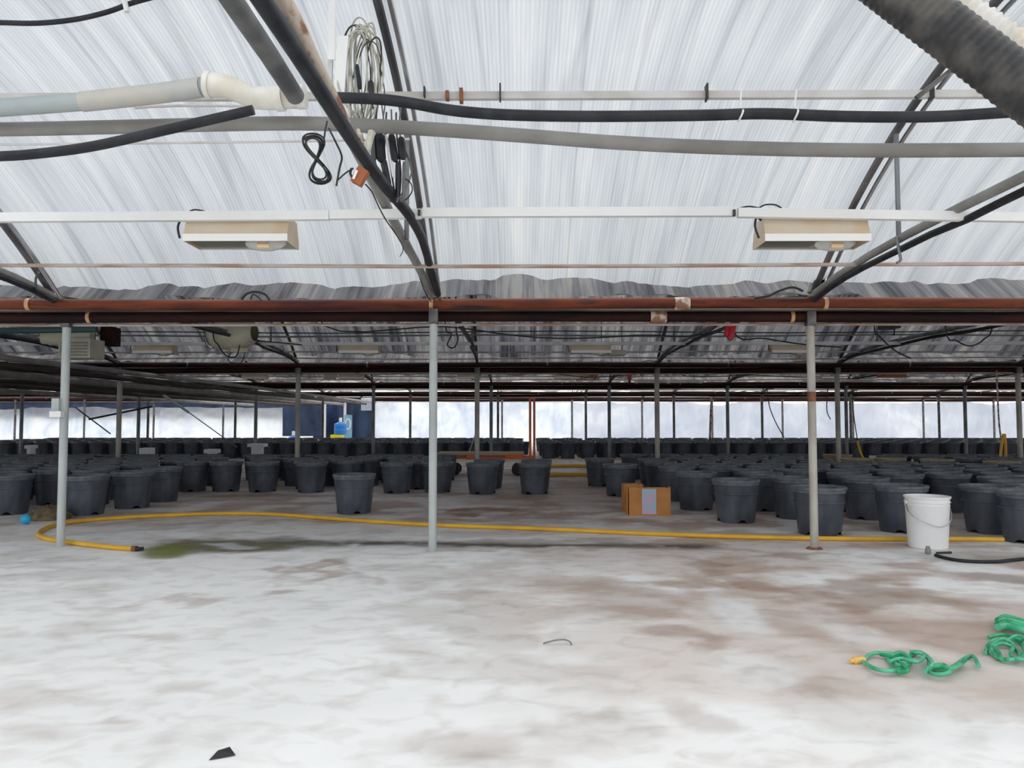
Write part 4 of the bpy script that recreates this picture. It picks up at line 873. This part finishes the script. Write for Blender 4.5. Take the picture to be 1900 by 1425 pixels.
for ri, yy in enumerate(rows_far):
    x = -14.5 + (0.25 if ri % 2 else 0)
    while x < 17:
        if (0.15 < x < 0.72) or (1.28 < x < 1.42) or (1.95 < x < 2.2) or not inview(x, yy) or any(abs(x - colx(k)) < .32 and abs(yy - yr) < .32 for k in range(-9, 9) for yr in ROWS):
            x += 0.12 if not inview(x, yy) else 0.3; continue
        xx = x + prnd.uniform(-.02, .02); y2 = yy + prnd.uniform(-.05, .05)
        if used_ < left_n and ri < 3:
            farmade.append((add_pot(xx, y2, 'small far black pot in the %s row of the rear block' % ('front', 'second', 'third')[ri], 'far pots of the rear block, %s row' % ('front', 'second', 'third')[ri], simple=True), ri)); used_ += 1
        else:
            mm_ = far_mesh; stuffmb.lathe([(0.168, 0.0), (0.19, .2), (0.20, .36), (0.215, .365), (0.215, 0.395), (0.203, 0.395), (0.16, .05), (0, 0.05)], 10, (xx, y2, 0))
        x += 0.47 if (x > 2 or x < -2) else 0.5
relabel(farmade, '%s small far black pot from the left in the %s row of the rear block', None)
st = stuffmb.build('far_plant_pots', M_pot); tag(st, 'dense mass of small black pots at the rear before the back wall', 'plant pots', None, 'stuff')
print('pots', len(placed))

# ---------------------------------------------------------------- things on the floor
# yellow hose
hp = [(248, 1018), (215, 1016), (160, 1010), (115, 1004), (82, 998), (72, 992), (78, 984), (96, 976), (130, 969), (190, 963), (290, 957), (400, 953), (500, 954), (600, 961), (700, 968), (830, 975), (1000, 981), (1180, 989), (1340, 995), (1520, 999), (1700, 1000), (1800, 1000), (1862, 1001)]
yhz = thing('garden_hose', 'long yellow hose lying across the floor and looping round the left post', 'hose')
pts = [G(a, b_, 0.019) for a, b_ in hp]
for p in pts:
    if abs(p.x - NEAR[2].location.x) < .2 and p.y > 5.5: pass
MB().tube(pts, 0.0185, 12, 8).build('hose', M_yellow, yhz)
MB().tube([G(246, 1018, .019), G(253, 1018.3, .019)], 0.022, 12).build('collar', M_rust, yhz)
MB().tube([G(252, 1018.3, .019), G(258, 1018.2, .018), G(259, 1018.2, .018), G(266, 1017.6, .017)], [0.016, 0.016, 0.013, 0.013], 12).build('coupling', M_cable, yhz)
# far yellow hoses across the aisle
for py_, a, b_, lb in ((866, 1030, 1102, 'far yellow hose lying across the aisle, farther one'), (882, 1040, 1110, 'dull yellow hose lying across the aisle, nearer one')):
    tag(MB().tube([G(a - 60, py_, .03), G((a + b_) / 2, py_ - 1, .03), G(b_ + 30, py_, .03)], 0.035, 8, 4).build('garden_hose', M_yellow), lb, 'hose')
# black hose by the bucket
tag(MB().tube([G(1736, 1030, .012), G(1750, 1034, .012), G(1775, 1039, .012), G(1810, 1042, .012), G(1850, 1042, .012), G(1880, 1039, .012), G(1930, 1034, .012)], 0.0115, 10, 6).build('floor_hose', M_hose), 'black hose curving on the floor right of the white bucket', 'hose')
# white bucket
g = G(1740, 1021); bk = thing('bucket', 'white plastic bucket with a wire handle at the right', 'bucket', (g.x, g.y + 0.13, 0)); S_ = 0.98
H = 0.385
MB().lathe([(0, 0.004), (0.128, 0.0), (0.134, 0.006), (0.150, H * .80), (0.153, H * .82), (0.153, H * .84), (0.149, H * .845), (0.150, H * .88), (0.157, H * .885), (0.157, H * .90), (0.151, H * .905), (0.152, H * .96), (0.160, H * .965), (0.161, H), (0.152, H), (0.148, H * .9), (0.130, 0.012), (0, 0.012)], 40).build('body', M_whiteplast, bk)
hd = [(-0.153, 0, H * .87)] + [(-0.155 * math.cos(a) - (0.03 if a < 1.0 else 0) * math.sin(a * 3.1), -0.17 * math.sin(a) if a < math.pi else 0, H * .87 - 0.16 * math.sin(a)) for a in np.linspace(0.15, math.pi - 0.1, 12)] + [(0.153, 0, H * .87)]
MB().tube(hd, 0.0035, 8, 3).build('handle', M_shiny, bk)
for s in (-1, 1): MB().lathe([(0, -0.008), (0.012, -0.008), (0.012, 0.008), (0, 0.008)], 12, (s * 0.158, 0, H * .87), M=Matrix.Rotation(math.pi / 2, 3, 'Y')).build('handle_lug', M_whiteplast, bk)
sp = thing('hose_coupling', 'small grey round coupling on the floor before the white bucket', 'coupling', G(1722, 1028))
MB().lathe([(0, 0), (0.018, 0), (0.020, 0.01), (0.020, 0.035), (0.014, 0.045), (0.014, 0.055), (0, 0.056)], 14).build('body', M_greypipe, sp)
ut = MB().tube([G(1738, 1026, .01), G(1765, 1025, .01)], 0.008, 8).build('short_rod', M_cable); tag(ut, 'short dark rod on the floor at the foot of the white bucket', 'rod')
# cardboard boxes
gl = G(1206, 957); cb = thing('cardboard_box', 'orange cardboard box standing open with a lilac and blue print', 'box', (gl.x, gl.y, 0), None, -0.04)
w_ = 76 / F * gl.y; h_ = 51 / F * gl.y
MB().box((0, 0.004, h_ / 2), (w_, 0.008, h_)).build('front_panel', M_card, cb, smooth=False)
MB().box((-0.02, 0.13, h_ / 2), (w_, 0.008, h_ * 0.97)).build('back_panel', M_card, cb, smooth=False)
for s in (-1, 1): MB().box((s * w_ / 2 - 0.008, 0.068, h_ / 2), (0.008, 0.125, h_ * .98), Matrix.Rotation(-0.12, 3, 'Z')).build('side_panel', M_card, cb, smooth=False)
MB().box((-0.008, -0.0025, h_ * 0.51), (26 / F * gl.y, 0.002, h_ * .9)).build('print', M_lilac, cb, smooth=False)
MB().box((w_ / 2 - 0.012, 0.03, h_ * .98), (0.012, 0.09, 0.03), Matrix.Rotation(0.3, 3, 'Y')).build('flap', M_card, cb)
g2 = G(1172, 950); c2 = thing('cardboard_box', 'plain orange cardboard box tucked behind the printed one', 'box', (g2.x, g2.y + 0.05, 0), None, 0.1)
MB().box((0.03, 0.06, h_ * .52), (0.20, 0.12, h_ * 1.02)).build('carton', M_card, c2, smooth=False); MB().box((0.03, -0.003, h_ * .5), (0.03, 0.004, h_ * .9)).build('flap', M_card, c2, smooth=False)
# orange platform cart
ct = thing('platform_cart', 'orange platform cart with a board deck and tall handle beyond the aisle', 'cart', (0, 13.2, 0))
def cx(px_): return P(px_, 779, 13.2).x
dz = P(961, 841, 13.2).z
MB().box(((cx(815) + cx(972)) / 2, 0, dz), (cx(972) - cx(815), 0.62, 0.045)).build('deck', M_wood, ct)
for a, b_ in ((868, 888), (938, 970)): MB().box(((cx(a) + cx(b_)) / 2, -0.30, dz - 0.045), (cx(b_) - cx(a), 0.06, 0.085)).build('bumper', M_orange, ct)
for y in (-0.2, 0.2):
    MB().tube([((cx(987) + (0.045 if y > 0 else -0.035)), y, 0.2), ((cx(987) + (0.045 if y > 0 else -0.035)), y, P(961, 739, 13.2).z)], 0.022, 10).build('handle_upright', M_orange, ct)
MB().tube([(cx(987) - 0.035, -0.2, P(961, 739, 13.2).z), (cx(987) + 0.045, 0.2, P(961, 739, 13.2).z)], 0.020, 10).build('handle_bar', M_orange, ct)
MB().box(((cx(830) + cx(992)) / 2, 0, dz - 0.06), (cx(992) - cx(830), 0.4, 0.05)).build('frame', M_orange, ct)
for px_ in (845, 960):
    for y in (-0.22, 0.22): MB().lathe([(0, -0.025), (0.095, -0.025), (0.1, -0.015), (0.1, 0.015), (0.095, 0.025), (0, 0.025)], 18, (cx(px_), y, 0.1), M=Matrix.Rotation(math.pi / 2, 3, 'X')).build('wheel', M_cable, ct)
tag(MB().tube([P(869, 843, 12.9), P(881, 808, 12.9)], 0.008, 6).build('thin_stick', M_purlin), 'thin pale stick leaning up from the cart deck', 'stick')
# pale scraps among the far pots
for px_, py_, w_, h_, yd, lb in ((58, 829, 10, 6, 17.5, 'small white scrap between far pots, far left'), (273, 838, 18, 14, 17.4, 'pale crate-like lump between far pots at the left'), (394, 837, 22, 7, 17.4, 'flat white box between far pots at the left'), (478, 826, 30, 6, 17.2, 'long flat white tray below the draped sheet'), (1626, 850, 14, 8, 14.6, 'small pink and white scrap between the right pots')):
    p = P(px_, py_, yd); hh = h_ / F * yd; t_ = MB()
    t_.box((0, 0, p.z - 0.0 - (p.z - hh / 2) / 2 - hh / 2), (w_ / F * yd * .6, .2, max(0.02, p.z - hh / 2))); t_.box((0, 0, p.z), (w_ / F * yd, .3, hh))
    tag(t_.build('pale_box', M_white, loc=(p.x, yd, 0)), lb, 'box')
# ball and dry grass clump
g = G(42, 974); tag(MB().lathe([(0.045 * math.sin(a), 0.045 - 0.045 * math.cos(a)) for a in np.linspace(0, math.pi, 14)], 20, (g.x, g.y + .04, 0)).build('ball', M_ball), 'small sky blue ball on the floor at the left edge', 'ball')
g = G(60, 968); cl = MB(); cr = random.Random(5)
for i in range(320):
    a = cr.uniform(0, 6.28); rr = 0.17 * math.sqrt(cr.random()); x = g.x + 0.04 + rr * math.cos(a); y = g.y + 0.20 + rr * .7 * math.sin(a); hh = 0.13 * (1 - (rr / .2) ** 2)
    b2 = cr.uniform(0, 6.28); l_ = cr.uniform(.04, .10)
    z_ = cr.uniform(0.01, max(.02, hh)); cl.tube([(x, y, z_), (x + l_ * .5 * math.cos(b2), y + l_ * .5 * math.sin(b2), z_ + .02), (x + l_ * math.cos(b2), y + l_ * math.sin(b2), max(.005, z_ - .01))], 0.003, 4)
cl.lathe([(0.19, 0.0), (0.17, .04), (.11, .09), (.04, .115), (0, .12)], 16, (g.x + .04, g.y + .20, 0))
tag(cl.build('dry_grass', M_straw), 'clump of dry grass and soil beside the sky blue ball', 'grass', None, 'stuff')
# green hose tangles
def tangle(name, label, loops, mat_):
    t = thing(name, label, 'hose')
    for i, pts in enumerate(loops):
        MB().tube([G(a, b_, 0.008 + (k % 3) * 0.007 + i * 0.004) for k, (a, b_) in enumerate(pts)], 0.0078, 10, 6).build('hose_loop', mat_[i % len(mat_)], t)
    return t
tg = tangle('green_hose', 'clear green hose tangled on the floor with a yellow end piece',
       [[(1602, 1226), (1618, 1213), (1650, 1213), (1682, 1218), (1706, 1211), (1722, 1222), (1726, 1238), (1748, 1243), (1770, 1236), (1790, 1222), (1806, 1218), (1816, 1236)],
        [(1602, 1228), (1622, 1240), (1650, 1245), (1676, 1240), (1690, 1224), (1670, 1211), (1648, 1222), (1664, 1234), (1690, 1232)],
        [(1634, 1214), (1660, 1222), (1684, 1242), (1670, 1247), (1650, 1240)],
        [(1688, 1210), (1712, 1212), (1730, 1230), (1722, 1246), (1744, 1252), (1762, 1246), (1752, 1234), (1728, 1236), (1716, 1246)],
        [(1722, 1240), (1745, 1236), (1766, 1240), (1790, 1226)], [(1650, 1228), (1672, 1222), (1700, 1228), (1716, 1216), (1698, 1210)]], [M_green, M_green, M_greend, M_green, M_greend])
A, B_ = G(1577, 1227, .012), G(1603, 1224, .012)
MB().tube([A, A.lerp(B_, .25), A.lerp(B_, .3), B_], [.008, .009, .015, .013], 12).build('end_piece', M_brass, tg)
tangle('green_hose', 'green hose heap at the right edge below the flat hose roll',
       [[(1828, 1212), (1840, 1190), (1870, 1186), (1896, 1194), (1900, 1214), (1878, 1224), (1850, 1220), (1838, 1206), (1858, 1194), (1886, 1204), (1894, 1220)],
        [(1834, 1182), (1862, 1178), (1890, 1186), (1920, 1190)], [(1850, 1220), (1840, 1200), (1858, 1186), (1880, 1196), (1876, 1216), (1900, 1224), (1920, 1220)],
        [(1832, 1198), (1850, 1206), (1858, 1222)], [(1866, 1190), (1890, 1180), (1925, 1200)]], [M_green, M_greend])
fr = thing('green_hose', 'flattened deep green hose roll, topmost at the right edge', 'hose')
for i in range(4):
    MB().tube([G(1852, 1152 + i * 4, .02 + .004 * i), G(1866, 1146 + i * 5, .03), G(1890, 1152 + i * 5, .03), G(1925, 1162 + i * 5, .02)], 0.016, 10, 5).build('hose_loop', M_greend if i % 2 == 0 else M_green, fr)
# litter
tag(MB().tube([G(1008, 1194, .006), G(1030, 1188, .02), G(1048, 1187, .022), G(1058, 1191, .012), G(1060, 1196, .004)], 0.0035, 6, 6).build('wire_offcut', M_steel), 'thin curved wire offcut on the white floor near the middle', 'wire')
lt = MB(); g = G(412, 1406); lt.add([(g.x - .03, g.y - .02, 0.002), (g.x + .035, g.y + .01, .003), (g.x + .01, g.y + .03, .018), (g.x - .02, g.y + .02, .012), (g.x + .0, g.y, .02)], [(0, 1, 4), (1, 2, 4), (2, 3, 4), (3, 0, 4)])
tag(lt.build('scrap', M_cable), 'small crumpled dark scrap on the floor at the lower left', 'scrap')
